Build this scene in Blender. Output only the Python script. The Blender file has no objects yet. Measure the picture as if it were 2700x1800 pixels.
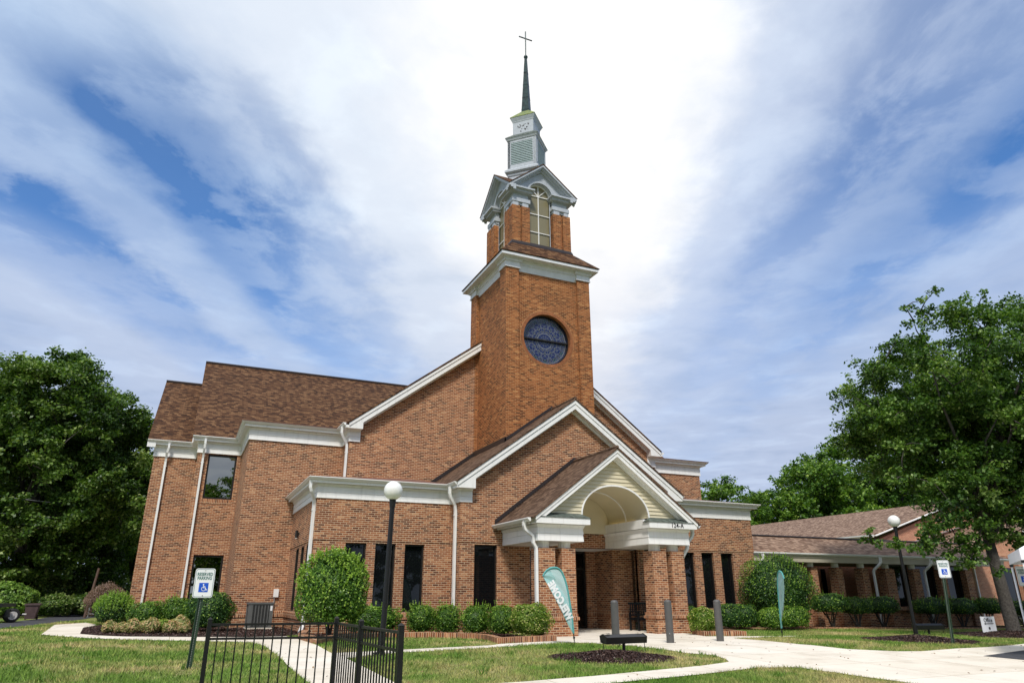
import bpy, bmesh, math, random
import numpy as np
from mathutils import Vector, Matrix
R = math.radians
rng = np.random.default_rng(7); random.seed(7)
sc = bpy.context.scene
COL = sc.collection
# ------------------------------------------------------------------ camera
EYE = 1.17
cam_d = bpy.data.cameras.new("camera"); cam = bpy.data.objects.new("camera", cam_d); COL.objects.link(cam)
_p, _y, _r = R(20.1946), R(24.569), R(-0.124)
fwd = Vector((math.sin(_y)*math.cos(_p), math.cos(_y)*math.cos(_p), math.sin(_p)))
rt = Vector((math.cos(_y), -math.sin(_y), 0)); up = rt.cross(fwd)
r2 = rt*math.cos(_r)+up*math.sin(_r); u2 = -rt*math.sin(_r)+up*math.cos(_r)
cam.matrix_world = Matrix(((r2.x, u2.x, -fwd.x, 0), (r2.y, u2.y, -fwd.y, 0), (r2.z, u2.z, -fwd.z, EYE), (0, 0, 0, 1)))
cam_d.sensor_width = 36; cam_d.lens = 24.303; cam_d.clip_start = 0.1; cam_d.clip_end = 3000
sc.camera = cam
sc.view_settings.view_transform = 'Standard'; sc.view_settings.look = 'None'
sc.view_settings.gamma = 1; sc.view_settings.exposure = 0.5
# ------------------------------------------------------------------ world
SUN_AZ, SUN_EL = R(-150), R(50)        # azimuth from +Y, clockwise
w = bpy.data.worlds.new("World"); sc.world = w; w.use_nodes = True
nt = w.node_tree; nt.nodes.clear()
def N(t, **k):
    n = nt.nodes.new(t)
    for a, b in k.items():
        if a.startswith('i_'): n.inputs[int(a[2:])].default_value = b
        else: setattr(n, a, b)
    return n
def M(op, a, b=None, c=None):
    n = nt.nodes.new('ShaderNodeMath'); n.operation = op
    for i, v in enumerate((a, b, c)):
        if v is None: continue
        if isinstance(v, (int, float)): n.inputs[i].default_value = v
        else: nt.links.new(v, n.inputs[i])
    return n.outputs[0]
sky = N('ShaderNodeTexSky'); sky.sky_type = 'NISHITA'; sky.sun_disc = False
sky.sun_elevation = SUN_EL; sky.sun_rotation = SUN_AZ % (2*math.pi); sky.ozone_density = 3.0; sky.air_density = 1.0; sky.dust_density = 0.3
tc = N('ShaderNodeTexCoord'); sp = N('ShaderNodeSeparateXYZ'); nt.links.new(tc.outputs['Generated'], sp.inputs[0])
X, Y, Z = sp.outputs
zc = M('MAXIMUM', Z, 0.04)
ca = M('DIVIDE', M('SUBTRACT', M('MULTIPLY', X, .88), M('MULTIPLY', Y, .47)), zc)     # across the streaks
cl = M('DIVIDE', M('ADD', M('MULTIPLY', X, .47), M('MULTIPLY', Y, .88)), zc)          # along them
cv = N('ShaderNodeCombineXYZ'); nt.links.new(ca, cv.inputs[0]); nt.links.new(M('MULTIPLY', cl, .85), cv.inputs[1])
n1 = N('ShaderNodeTexNoise'); n1.inputs['Scale'].default_value = 1.25; n1.inputs['Detail'].default_value = 7; n1.inputs['Roughness'].default_value = .58; n1.inputs['Distortion'].default_value = .15
nt.links.new(cv.outputs[0], n1.inputs['Vector'])
cv2 = N('ShaderNodeCombineXYZ'); nt.links.new(M('MULTIPLY', ca, 1.0), cv2.inputs[0]); nt.links.new(M('MULTIPLY', cl, .75), cv2.inputs[1]); cv2.inputs[2].default_value = 5.3
n2 = N('ShaderNodeTexNoise'); n2.inputs['Scale'].default_value = 3.6; n2.inputs['Detail'].default_value = 9; n2.inputs['Roughness'].default_value = .6; n2.inputs['Distortion'].default_value = .25
nt.links.new(cv2.outputs[0], n2.inputs['Vector'])
cd = M('ADD', ca, M('MULTIPLY', M('SUBTRACT', n1.outputs['Fac'], .5), .50))
cd = M('ADD', cd, M('MULTIPLY', M('SUBTRACT', n2.outputs['Fac'], .5), .26))
fac = M('DIVIDE', M('ADD', cd, 2.4), 4.8)
def ramp(stops, src):
    r = N('ShaderNodeValToRGB'); r.color_ramp.interpolation = 'EASE'
    e = r.color_ramp.elements
    while len(e) > 1: e.remove(e[0])
    e[0].position = stops[0][0]; e[0].color = (*stops[0][1], 1)
    for p, c in stops[1:]:
        q = e.new(p); q.color = (*c, 1)
    nt.links.new(src, r.inputs[0]); return r.outputs[0]
f_ = lambda c: (c+2.4)/4.8
g_ = lambda v: (v, v, v)
blue = ramp([(f_(-2.3), g_(.30)), (f_(-1.8), g_(.12)), (f_(-1.58), g_(.7)), (f_(-1.38), g_(.85)), (f_(-1.24), g_(.35)), (f_(-1.14), g_(.38)), (f_(-1.0), g_(.92)), (f_(-.86), g_(.7)), (f_(-.66), g_(.35)),
             (f_(-.5), g_(.04)), (f_(.1), g_(0)), (f_(.34), g_(.0)), (f_(.48), g_(.25)), (f_(.66), g_(.58)), (f_(.86), g_(.5)), (f_(1.08), g_(.75)), (f_(1.38), g_(.3)), (f_(1.8), g_(.2)), (1, g_(.5))], fac)
cloud = ramp([(0, (3.6, 4.5, 6.0)), (f_(-1.7), (4.3, 5.1, 6.5)), (f_(-.9), (4.4, 5.4, 6.8)), (f_(-.45), (5.9, 6.4, 7.1)), (f_(-.12), (7.9, 7.85, 7.75)), (f_(.2), (8.0, 7.9, 7.75)), (f_(.5), (5.6, 6.2, 7.2)), (f_(1.1), (3.5, 4.4, 6.0)), (1, (3.5, 4.2, 5.8))], fac)
patch = ramp([(0, g_(1.25)), (.42, g_(1.15)), (.58, g_(.80)), (1, g_(.5))], n2.outputs['Fac'])
bsep = N('ShaderNodeRGBToBW'); nt.links.new(blue, bsep.inputs[0]); psep = N('ShaderNodeRGBToBW'); nt.links.new(patch, psep.inputs[0])
low = N('ShaderNodeMapRange'); low.inputs['From Min'].default_value = .22; low.inputs['From Max'].default_value = .5; nt.links.new(Z, low.inputs[0])
bf = M('MULTIPLY', M('MULTIPLY', bsep.outputs[0], psep.outputs[0]), M('ADD', M('MULTIPLY', low.outputs[0], .9), .1))
mL = N('ShaderNodeMapRange'); mL.interpolation_type = 'SMOOTHSTEP'; mL.inputs['From Min'].default_value = .88; mL.inputs['From Max'].default_value = 1.28; mL.inputs['To Min'].default_value = .3; mL.inputs['To Max'].default_value = 1.15; nt.links.new(cl, mL.inputs[0])
bf = M('MULTIPLY', bf, M('MAXIMUM', mL.outputs[0], M('GREATER_THAN', ca, 0.0)))
bf = M('MINIMUM', bf, .88)
tint = N('ShaderNodeMix'); tint.data_type = 'RGBA'; tint.blend_type = 'MULTIPLY'; tint.inputs[0].default_value = 1
nt.links.new(sky.outputs[0], tint.inputs[6]); tint.inputs[7].default_value = (.22, .70, 1.12, 1)
# clouds near the horizon turn an even pale lavender
lav = N('ShaderNodeMix'); lav.data_type = 'RGBA'; nt.links.new(M('MULTIPLY', M('SUBTRACT', 1.0, low.outputs[0]), .8), lav.inputs[0]); nt.links.new(cloud, lav.inputs[6]); lav.inputs[7].default_value = (3.8, 4.35, 5.6, 1)
shd = N('ShaderNodeTexNoise'); shd.inputs['Scale'].default_value = 2.6; shd.inputs['Detail'].default_value = 8; shd.inputs['Roughness'].default_value = .55; shd.inputs['Distortion'].default_value = .2; nt.links.new(cv.outputs[0], shd.inputs['Vector'])
shr = ramp([(.3, (.85, .87, .90)), (.5, (.97, .97, .975)), (.65, (1.08, 1.08, 1.06))], shd.outputs['Fac'])
cm = N('ShaderNodeMix'); cm.data_type = 'RGBA'; cm.blend_type = 'MULTIPLY'; cm.inputs[0].default_value = 1; nt.links.new(lav.outputs[2], cm.inputs[6]); nt.links.new(shr, cm.inputs[7])
mx = N('ShaderNodeMix'); mx.data_type = 'RGBA'; nt.links.new(bf, mx.inputs[0]); nt.links.new(cm.outputs[2], mx.inputs[6]); nt.links.new(tint.outputs[2], mx.inputs[7])
bg = N('ShaderNodeBackground'); bg.inputs[1].default_value = .1; nt.links.new(mx.outputs[2], bg.inputs[0])
wo = N('ShaderNodeOutputWorld'); nt.links.new(bg.outputs[0], wo.inputs[0])
sd = bpy.data.lights.new("sun", 'SUN'); sd.energy = 2.4; sd.angle = R(10); sd.color = (1, .95, .88)
so = bpy.data.objects.new("sun", sd); COL.objects.link(so)
sdir = Vector((math.sin(SUN_AZ)*math.cos(SUN_EL), math.cos(SUN_AZ)*math.cos(SUN_EL), math.sin(SUN_EL)))
so.rotation_euler = sdir.to_track_quat('Z', 'Y').to_euler()

# ------------------------------------------------------------------ materials
class Mat:
    def __init__(s, name):
        s.m = bpy.data.materials.new(name); s.m.use_nodes = True; s.t = s.m.node_tree; s.n = s.t.nodes
        s.b = s.n['Principled BSDF']; s.o = s.n['Material Output']
    def new(s, t, **k):
        n = s.n.new(t)
        for a, b in k.items():
            if a in n.inputs: n.inputs[a].default_value = b
            elif a.startswith('i_'): n.inputs[int(a[2:])].default_value = b
            else: setattr(n, a, b)
        return n
    def l(s, a, b): s.t.links.new(a, b)
    def math(s, op, a, b=None, c=None):
        n = s.n.new('ShaderNodeMath'); n.operation = op
        for i, v in enumerate((a, b, c)):
            if v is None: continue
            if isinstance(v, (int, float)): n.inputs[i].default_value = v
            else: s.l(v, n.inputs[i])
        return n.outputs[0]
    def ramp(s, src, stops, interp='LINEAR'):
        r = s.n.new('ShaderNodeValToRGB'); r.color_ramp.interpolation = interp; e = r.color_ramp.elements
        while len(e) > 1: e.remove(e[0])
        e[0].position = stops[0][0]; e[0].color = (*stops[0][1], 1)
        for p, c in stops[1:]:
            q = e.new(p); q.color = (*c, 1)
        s.l(src, r.inputs[0]); return r.outputs[0]
    def mix(s, f, a, b, blend='MIX'):
        n = s.n.new('ShaderNodeMix'); n.data_type = 'RGBA'; n.blend_type = blend
        for i, v in ((0, f), (6, a), (7, b)):
            if isinstance(v, (int, float)): n.inputs[i].default_value = v
            elif isinstance(v, tuple): n.inputs[i].default_value = (*v, 1)
            else: s.l(v, n.inputs[i])
        return n.outputs[2]
    def noise(s, scale, detail=4, vec=None, rough=.5):
        n = s.new('ShaderNodeTexNoise'); n.inputs['Scale'].default_value = scale; n.inputs['Detail'].default_value = detail; n.inputs['Roughness'].default_value = rough
        if vec is not None: s.l(vec, n.inputs['Vector'])
        return n.outputs['Fac']
    def pos(s): return s.new('ShaderNodeNewGeometry').outputs['Position']
    def uv(s): return s.new('ShaderNodeUVMap').outputs[0]
    def col(s, c):
        if isinstance(c, tuple): s.b.inputs['Base Color'].default_value = (*c, 1)
        else: s.l(c, s.b.inputs['Base Color'])
    def set(s, rough=None, metal=None, spec=None):
        if rough is not None: s.b.inputs['Roughness'].default_value = rough
        if metal is not None: s.b.inputs['Metallic'].default_value = metal
        if spec is not None: s.b.inputs['Specular IOR Level'].default_value = spec
    def bump(s, h, strength=.5, dist=.01):
        n = s.new('ShaderNodeBump'); n.inputs['Strength'].default_value = strength; n.inputs['Distance'].default_value = dist
        s.l(h, n.inputs['Height']); s.l(n.outputs[0], s.b.inputs['Normal'])
def plain(name, c, rough=.6, metal=0, var=.12, scale=3, spec=.5, c2=None):
    a = Mat(name); f = a.noise(scale, 6, a.pos(), .6)
    lo = tuple(x*(1-var) for x in c); hi = c2 or tuple(min(1, x*(1+var)) for x in c)
    a.col(a.ramp(f, [(.3, lo), (.7, hi)])); a.set(rough, metal, spec); return a.m
def brick_mat(name, soldier=False, gain=1.0, plainish=False, warm=False):
    a = Mat(name); uv = a.uv(); s = a.new('ShaderNodeSeparateXYZ'); a.l(uv, s.inputs[0]); c = a.new('ShaderNodeCombineXYZ')
    if soldier: a.l(s.outputs[1], c.inputs[0]); a.l(s.outputs[0], c.inputs[1])
    else: a.l(s.outputs[0], c.inputs[0]); a.l(s.outputs[1], c.inputs[1])
    b = a.new('ShaderNodeTexBrick'); a.l(c.outputs[0], b.inputs['Vector'])
    b.inputs['Color1'].default_value = (0, 0, 0, 1); b.inputs['Color2'].default_value = (1, 1, 1, 1)
    b.inputs['Scale'].default_value = 1; b.inputs['Mortar Size'].default_value = .0070; b.inputs['Mortar Smooth'].default_value = .1
    b.inputs['Brick Width'].default_value = .2032; b.inputs['Row Height'].default_value = .0677; b.inputs['Bias'].default_value = 0
    if soldier: b.offset = 0; b.inputs['Brick Width'].default_value = .19
    g = gain
    tones = [(0, (.10*g, .036*g, .020*g)), (.12, (.15*g, .053*g, .027*g)), (.28, (.225*g, .082*g, .038*g)), (.5, (.295*g, .112*g, .050*g)), (.78, (.35*g, .142*g, .064*g)), (.93, (.41*g, .185*g, .088*g)), (1, (.50*g, .27*g, .14*g))]
    if warm: tones = [(p, (c[0]*.95, c[1]*.80, c[2]*.58)) for p, c in tones]
    if plainish: tones = [(0, (.28*g, .115*g, .072*g)), (1, (.38*g, .18*g, .115*g))] if g > 1.2 else [(0, (.38, .15, .10)), (1, (.50, .225, .145))]
    if not plainish: tones = [(p, tuple(v*.90 for v in c)) for p, c in tones]
    colr = a.ramp(b.outputs['Color'], tones)
    nz = a.noise(60, 3, uv); colr = a.mix(.35, colr, a.ramp(nz, [(.3, (.35, .3, .28)), (.7, (.75, .75, .75))]), 'OVERLAY')
    big = a.noise(.35, 3, a.pos()); colr = a.mix(.5, colr, a.ramp(big, [(.3, (.40, .40, .40)), (.7, (.60, .58, .56))]), 'OVERLAY')
    sv = a.new('ShaderNodeMapping'); sv.inputs['Scale'].default_value = (.9, .9, .13); a.l(a.pos(), sv.inputs['Vector']); stn = a.noise(1.6, 5, sv.outputs[0], .6)
    colr = a.mix(.45, colr, a.ramp(stn, [(.3, (.36, .35, .35)), (.55, (.52, .52, .52)), (.75, (.62, .62, .6))]), 'OVERLAY')
    mort = (.58, .44, .29) if not warm else (.42, .25, .115) if not plainish else (.22, .11, .075)
    mz = a.mix(.5, mort, a.ramp(a.noise(9, 3, uv), [(.3, (.3, .3, .3)), (.7, (.62, .62, .62))]), 'OVERLAY')
    a.col(a.mix(b.outputs['Fac'], colr, mz)); a.set(.85, 0, .25)
    a.bump(a.math('SUBTRACT', 1.0, b.outputs['Fac']), .5, .006); return a.m
def shingle_mat(name, tones, gap=.35):
    a = Mat(name); uv = a.uv()
    b = a.new('ShaderNodeTexBrick'); a.l(uv, b.inputs['Vector']); b.offset = .37
    b.inputs['Color1'].default_value = (0, 0, 0, 1); b.inputs['Color2'].default_value = (1, 1, 1, 1); b.inputs['Scale'].default_value = 1
    b.inputs['Mortar Size'].default_value = .004; b.inputs['Mortar Smooth'].default_value = .3; b.inputs['Brick Width'].default_value = .19; b.inputs['Row Height'].default_value = .13
    c = a.ramp(b.outputs['Color'], tones)
    c = a.mix(.3, c, a.ramp(a.noise(45, 3, uv), [(.3, (.3, .3, .3)), (.7, (.7, .7, .7))]), 'OVERLAY')
    c = a.mix(.15, c, a.ramp(a.noise(.4, 4, a.pos()), [(.3, (.38, .38, .38)), (.7, (.6, .6, .6))]), 'OVERLAY')
    # each course laps the next: a saw-tooth height
    s = a.new('ShaderNodeSeparateXYZ'); a.l(uv, s.inputs[0])
    saw = a.math('FRACT', a.math('DIVIDE', s.outputs[1], .13))
    a.col(a.mix(a.math('MULTIPLY', b.outputs['Fac'], 1.0), c, (tones[0][1][0]*gap, tones[0][1][1]*gap, tones[0][1][2]*gap)))
    a.set(.92, 0, .2); a.bump(a.math('SUBTRACT', 1.0, saw), .9, .02); return a.m
def glass_mat(name, c=(.005, .006, .007), spec=.42, wav=True):
    a = Mat(name); a.col(c); a.set(.015, 0, spec)
    if wav: a.bump(a.noise(1.1, 1, a.pos()), .12, .02)
    return a.m
def leaf_mat(name, stops, trans=.3, patch=None):
    a = Mat(name); at = a.new('ShaderNodeAttribute'); at.attribute_name = 'tone'
    c = a.ramp(at.outputs['Fac'], stops); a.col(c); a.set(.45, 0, .35)
    t = a.new('ShaderNodeBsdfTranslucent'); a.l(a.mix(1.0, c, (1.2, 1.35, .5), 'MULTIPLY'), t.inputs[0])
    m = a.new('ShaderNodeMixShader'); m.inputs[0].default_value = trans; a.l(a.b.outputs[0], m.inputs[1]); a.l(t.outputs[0], m.inputs[2]); a.l(m.outputs[0], a.o.inputs[0]); return a.m
def lawn_mat(name, blade=False):
    a = Mat(name); p = a.pos()
    big = a.noise(.35, 5, p, .6); mid = a.noise(1.7, 5, p, .6); fine = a.noise(26, 4, p, .7)
    f = a.math('ADD', a.math('MULTIPLY', big, .62), a.math('MULTIPLY', mid, .38))
    g = a.ramp(f, [(.36, (.085, .170, .024)), (.465, (.145, .225, .05)), (.535, (.27, .28, .11)), (.61, (.42, .35, .20))])
    if blade:
        at = a.new('ShaderNodeAttribute'); at.attribute_name = 'tone'
        g = a.mix(.75, g, a.ramp(at.outputs['Fac'], [(0, (.26, .28, .22)), (.5, (.52, .55, .42)), (.85, (.72, .76, .5)), (1, (.95, .84, .66))]), 'OVERLAY')
    else: g = a.mix(.8, g, a.ramp(fine, [(.3, (.22, .22, .2)), (.7, (.7, .7, .62))]), 'OVERLAY'); a.bump(fine, 1.0, .03)
    a.col(g); a.set(.8, 0, .2); return a.m
MT = {}
MT['brick'] = brick_mat('brick'); MT['soldier'] = brick_mat('brick_soldier_course', True, 1.05)
MT['brickL'] = brick_mat('tan_brick', plainish=True, gain=1.5); MT['brickT'] = brick_mat('orange_tower_brick', warm=True); MT['brickB'] = brick_mat('plain_red_brick', plainish=True)
MT['roof'] = shingle_mat('brown_shingles', [(0, (.032, .014, .007)), (.3, (.066, .029, .013)), (.65, (.105, .050, .023)), (1, (.165, .088, .042))])
MT['roof3'] = shingle_mat('grey_brown_shingles', [(0, (.062, .035, .022)), (.35, (.092, .054, .034)), (.7, (.125, .076, .049)), (1, (.17, .108, .072))])
MT['roof2'] = shingle_mat('tan_shingles', [(0, (.12, .068, .045)), (.4, (.20, .125, .086)), (.75, (.28, .185, .13)), (1, (.38, .265, .19))], .5)
def trim_mat(name, c, joint=3.6):
    a = Mat(name); mp = a.new('ShaderNodeMapping'); mp.inputs['Scale'].default_value = (3, 3, .35); a.l(a.pos(), mp.inputs['Vector'])
    f = a.noise(2.2, 6, mp.outputs[0], .65); k = a.ramp(f, [(.25, tuple(x*.80 for x in c)), (.45, tuple(x*.96 for x in c)), (.7, c)])
    s_ = a.new('ShaderNodeSeparateXYZ'); a.l(a.uv(), s_.inputs[0]); ln = a.math('LESS_THAN', a.math('FRACT', a.math('DIVIDE', s_.outputs[0], joint)), .0025)
    a.col(a.mix(a.math('MULTIPLY', ln, .3), k, (.35, .23, .2))); a.set(.5, 0, .4); a.bump(a.noise(1.3, 3, a.pos()), .15, .02); return a.m
MT['white'] = trim_mat('white_trim_paint', (.83, .825, .80))
MT['gut'] = plain('white_gutter_aluminium', (.78, .78, .76), .35, 0, .03, 2)
MT['grey'] = plain('weathered_pale_grey_paint', (.41, .44, .475), .6, 0, .10, 6)
MT['cream'] = plain('cream_vinyl', (.60, .54, .38), .5, 0, .04, 2)
MT['flash'] = plain('dark_bronze_flashing', (.035, .028, .027), .45, .3, .2, 5)
MT['copper'] = plain('patinated_copper', (.075, .09, .078), .55, .25, .5, 7, c2=(.17, .21, .185))
MT['moss'] = plain('mossy_copper', (.12, .22, .14), .8, 0, .4, 9, c2=(.28, .30, .06))
MT['metalroof'] = plain('brown_metal_roof', (.17, .085, .07), .5, .1, .2, 4)
MT['spire'] = plain('dark_green_copper', (.006, .016, .017), .4, .3, .6, 8, c2=(.020, .055, .052))
MT['glass'] = glass_mat('dark_window_glass'); _g = Mat('mirror_tinted_glass'); _g.col((.36, .335, .28)); _g.set(.01, 1.0); _g.bump(_g.noise(.9, 1, _g.pos()), .10, .02); MT['glassM'] = _g.m; MT['frame'] = plain('dark_bronze_frame', (.018, .015, .013), .4, .2, .1, 4)
MT['tanglass'] = plain('tan_obscure_glass', (.21, .185, .105), .25, 0, .08, 20)
a = Mat('concrete'); p = a.pos(); jt = a.new('ShaderNodeTexBrick'); a.l(p, jt.inputs['Vector']); jt.offset = 0
jt.inputs['Scale'].default_value = 1; jt.inputs['Brick Width'].default_value = 1.83; jt.inputs['Row Height'].default_value = 1.83; jt.inputs['Mortar Size'].default_value = .008; jt.inputs['Color1'].default_value = (.46, .46, .46, 1); jt.inputs['Color2'].default_value = (.54, .54, .54, 1); jt.inputs['Mortar Smooth'].default_value = .4
c = a.ramp(a.noise(.8, 7, p, .65), [(.28, (.56, .50, .41)), (.5, (.71, .65, .555)), (.72, (.78, .72, .62))])
c = a.mix(1.0, c, jt.outputs['Color'], 'OVERLAY'); c = a.mix(.35, c, a.ramp(a.noise(38, 4, p), [(.3, (.38, .38, .38)), (.7, (.6, .6, .6))]), 'OVERLAY')
stn = a.ramp(a.noise(2.7, 6, p, .7), [(.60, (0, 0, 0)), (.75, (1, 1, 1))]); c = a.mix(a.math('MULTIPLY', stn, .28), c, (.30, .26, .21))
a.col(a.mix(a.math('MULTIPLY', jt.outputs['Fac'], .6), c, (.22, .19, .16))); a.set(.85, 0, .2); MT['concrete'] = a.m
MT['asphalt'] = plain('asphalt', (.045, .047, .055), .9, 0, .25, 30)
MT['lawn'] = lawn_mat('lawn'); MT['blade'] = lawn_mat('grass_blades', True)
MT['mulch'] = (lambda a: (a.col(a.ramp(a.noise(38, 5, a.pos(), .7), [(.35, (.012, .006, .005)), (.55, (.05, .024, .018)), (.72, (.11, .06, .045))])), a.set(.9, 0, .2), a.bump(a.noise(30, 5, a.pos(), .7), 1, .06), a.m)[3])(Mat('dark_mulch'))
MT['chip'] = leaf_mat('mulch_chips', [(0, (.014, .007, .006)), (.6, (.05, .024, .018)), (.9, (.11, .06, .045)), (1, (.24, .16, .13))], 0.0)
MT['bark'] = (lambda a: (a.col(a.ramp(a.noise(14, 6, a.pos(), .7), [(.3, (.03, .026, .022)), (.7, (.12, .108, .095))])), a.set(.9, 0, .2), a.bump(a.noise(18, 5, a.pos(), .7), .8, .03), a.m)[3])(Mat('bark'))
MT['black'] = plain('black_metal', (.012, .012, .013), .35, .2, .1, 5)
MT['bollard'] = plain('dark_grey_bollard_sleeve', (.085, .082, .078), .5, 0, .08, 9)
MT['postgreen'] = plain('green_steel_post', (.035, .065, .04), .4, .3, .2, 9)
MT['signwhite'] = plain('sign_white', (.82, .83, .84), .35, 0, .02, 3)
MT['signgreen'] = plain('sign_green', (.012, .13, .11), .4, 0, .05, 3)
MT['signblue'] = plain('sign_blue', (.01, .09, .55), .4, 0, .03, 3)
MT['teal'] = plain('teal_flag_cloth', (.33, .56, .55), .7, 0, .06, 6)
MT['teald'] = plain('dark_teal_hem', (.09, .34, .33), .7, 0, .1, 6)
MT['flagwhite'] = plain('white_print', (.85, .86, .86), .7, 0, .03, 6)
MT['globe'] = (lambda a: (a.col(a.ramp(a.noise(4, 4, a.pos()), [(.3, (.72, .72, .68)), (.7, (.85, .85, .83))])), a.set(.25, 0, .5), a.m)[2])(Mat('white_globe_plastic'))
MT['acgrey'] = plain('grey_painted_steel', (.13, .135, .13), .45, .2, .1, 6); MT['acdark'] = plain('dark_coil', (.02, .021, .022), .6, .2, .2, 20)
MT['tent'] = plain('white_canopy_fabric', (.85, .85, .90), .7, 0, .03, 3)
MT['rubber'] = plain('tyre_rubber', (.012, .012, .013), .7, 0, .2, 9); MT['rim'] = plain('white_steel_rim', (.6, .58, .55), .5, .1, .15, 7)
MT['bin'] = plain('faded_brown_plastic', (.075, .045, .045), .6, 0, .25, 6)
MT['steel'] = plain('galvanised_steel', (.35, .36, .37), .4, .6, .1, 8)
MT['wood'] = plain('weathered_wood', (.10, .06, .045), .8, 0, .3, 5)
a = Mat('lit_cove'); a.b.inputs['Emission Color'].default_value = (1, .72, .25, 1); a.b.inputs['Emission Strength'].default_value = 1.6; MT['cove'] = a.m
a = Mat('warm_bulb'); a.b.inputs['Emission Color'].default_value = (1, .55, .2, 1); a.b.inputs['Emission Strength'].default_value = 6; MT['bulb'] = a.m
# stained glass: lead lines over blue panes, in rings and rays
a = Mat('stained_glass'); uv = a.uv(); s = a.new('ShaderNodeSeparateXYZ'); a.l(uv, s.inputs[0])
rr = a.math('SQRT', a.math('ADD', a.math('POWER', s.outputs[0], 2), a.math('POWER', s.outputs[1], 2)))
th = a.math('ARCTAN2', s.outputs[1], s.outputs[0]); k = a.math('MULTIPLY', th, 12/(2*math.pi))
fold = a.math('ABSOLUTE', a.math('SUBTRACT', a.math('FRACT', k), .5))
cc = a.new('ShaderNodeCombineXYZ'); a.l(a.math('MULTIPLY', fold, a.math('MULTIPLY', rr, .52)), cc.inputs[0]); a.l(rr, cc.inputs[1])
v1 = a.new('ShaderNodeTexVoronoi'); v1.feature = 'DISTANCE_TO_EDGE'; v1.inputs['Scale'].default_value = 8.5; a.l(cc.outputs[0], v1.inputs['Vector'])
v2 = a.new('ShaderNodeTexVoronoi'); v2.inputs['Scale'].default_value = 8.5; a.l(cc.outputs[0], v2.inputs['Vector'])
vs = a.new('ShaderNodeSeparateColor'); a.l(v2.outputs['Color'], vs.inputs[0])
pane = a.ramp(vs.outputs[0], [(0, (.003, .006, .02)), (.3, (.005, .014, .075)), (.5, (.008, .036, .085)), (.65, (.012, .018, .075)), (.8, (.04, .045, .07)), (.92, (.01, .04, .045)), (1, (.03, .01, .03))], 'CONSTANT')
lead = a.math('LESS_THAN', v1.outputs['Distance'], .05)
ring = a.math('LESS_THAN', a.math('ABSOLUTE', a.math('SUBTRACT', rr, .35)), .02); ring2 = a.math('LESS_THAN', a.math('ABSOLUTE', a.math('SUBTRACT', rr, 1.0)), .02)
ray = a.math('LESS_THAN', a.math('MULTIPLY', fold, rr), .011)
al = a.math('MAXIMUM', a.math('MAXIMUM', lead, ring), a.math('MAXIMUM', ring2, ray))
a.col(a.mix(al, pane, (.13, .14, .155))); a.set(.12, 0, .5); a.bump(a.noise(3, 2, uv), .1, .02); MT['stained'] = a.m

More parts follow.
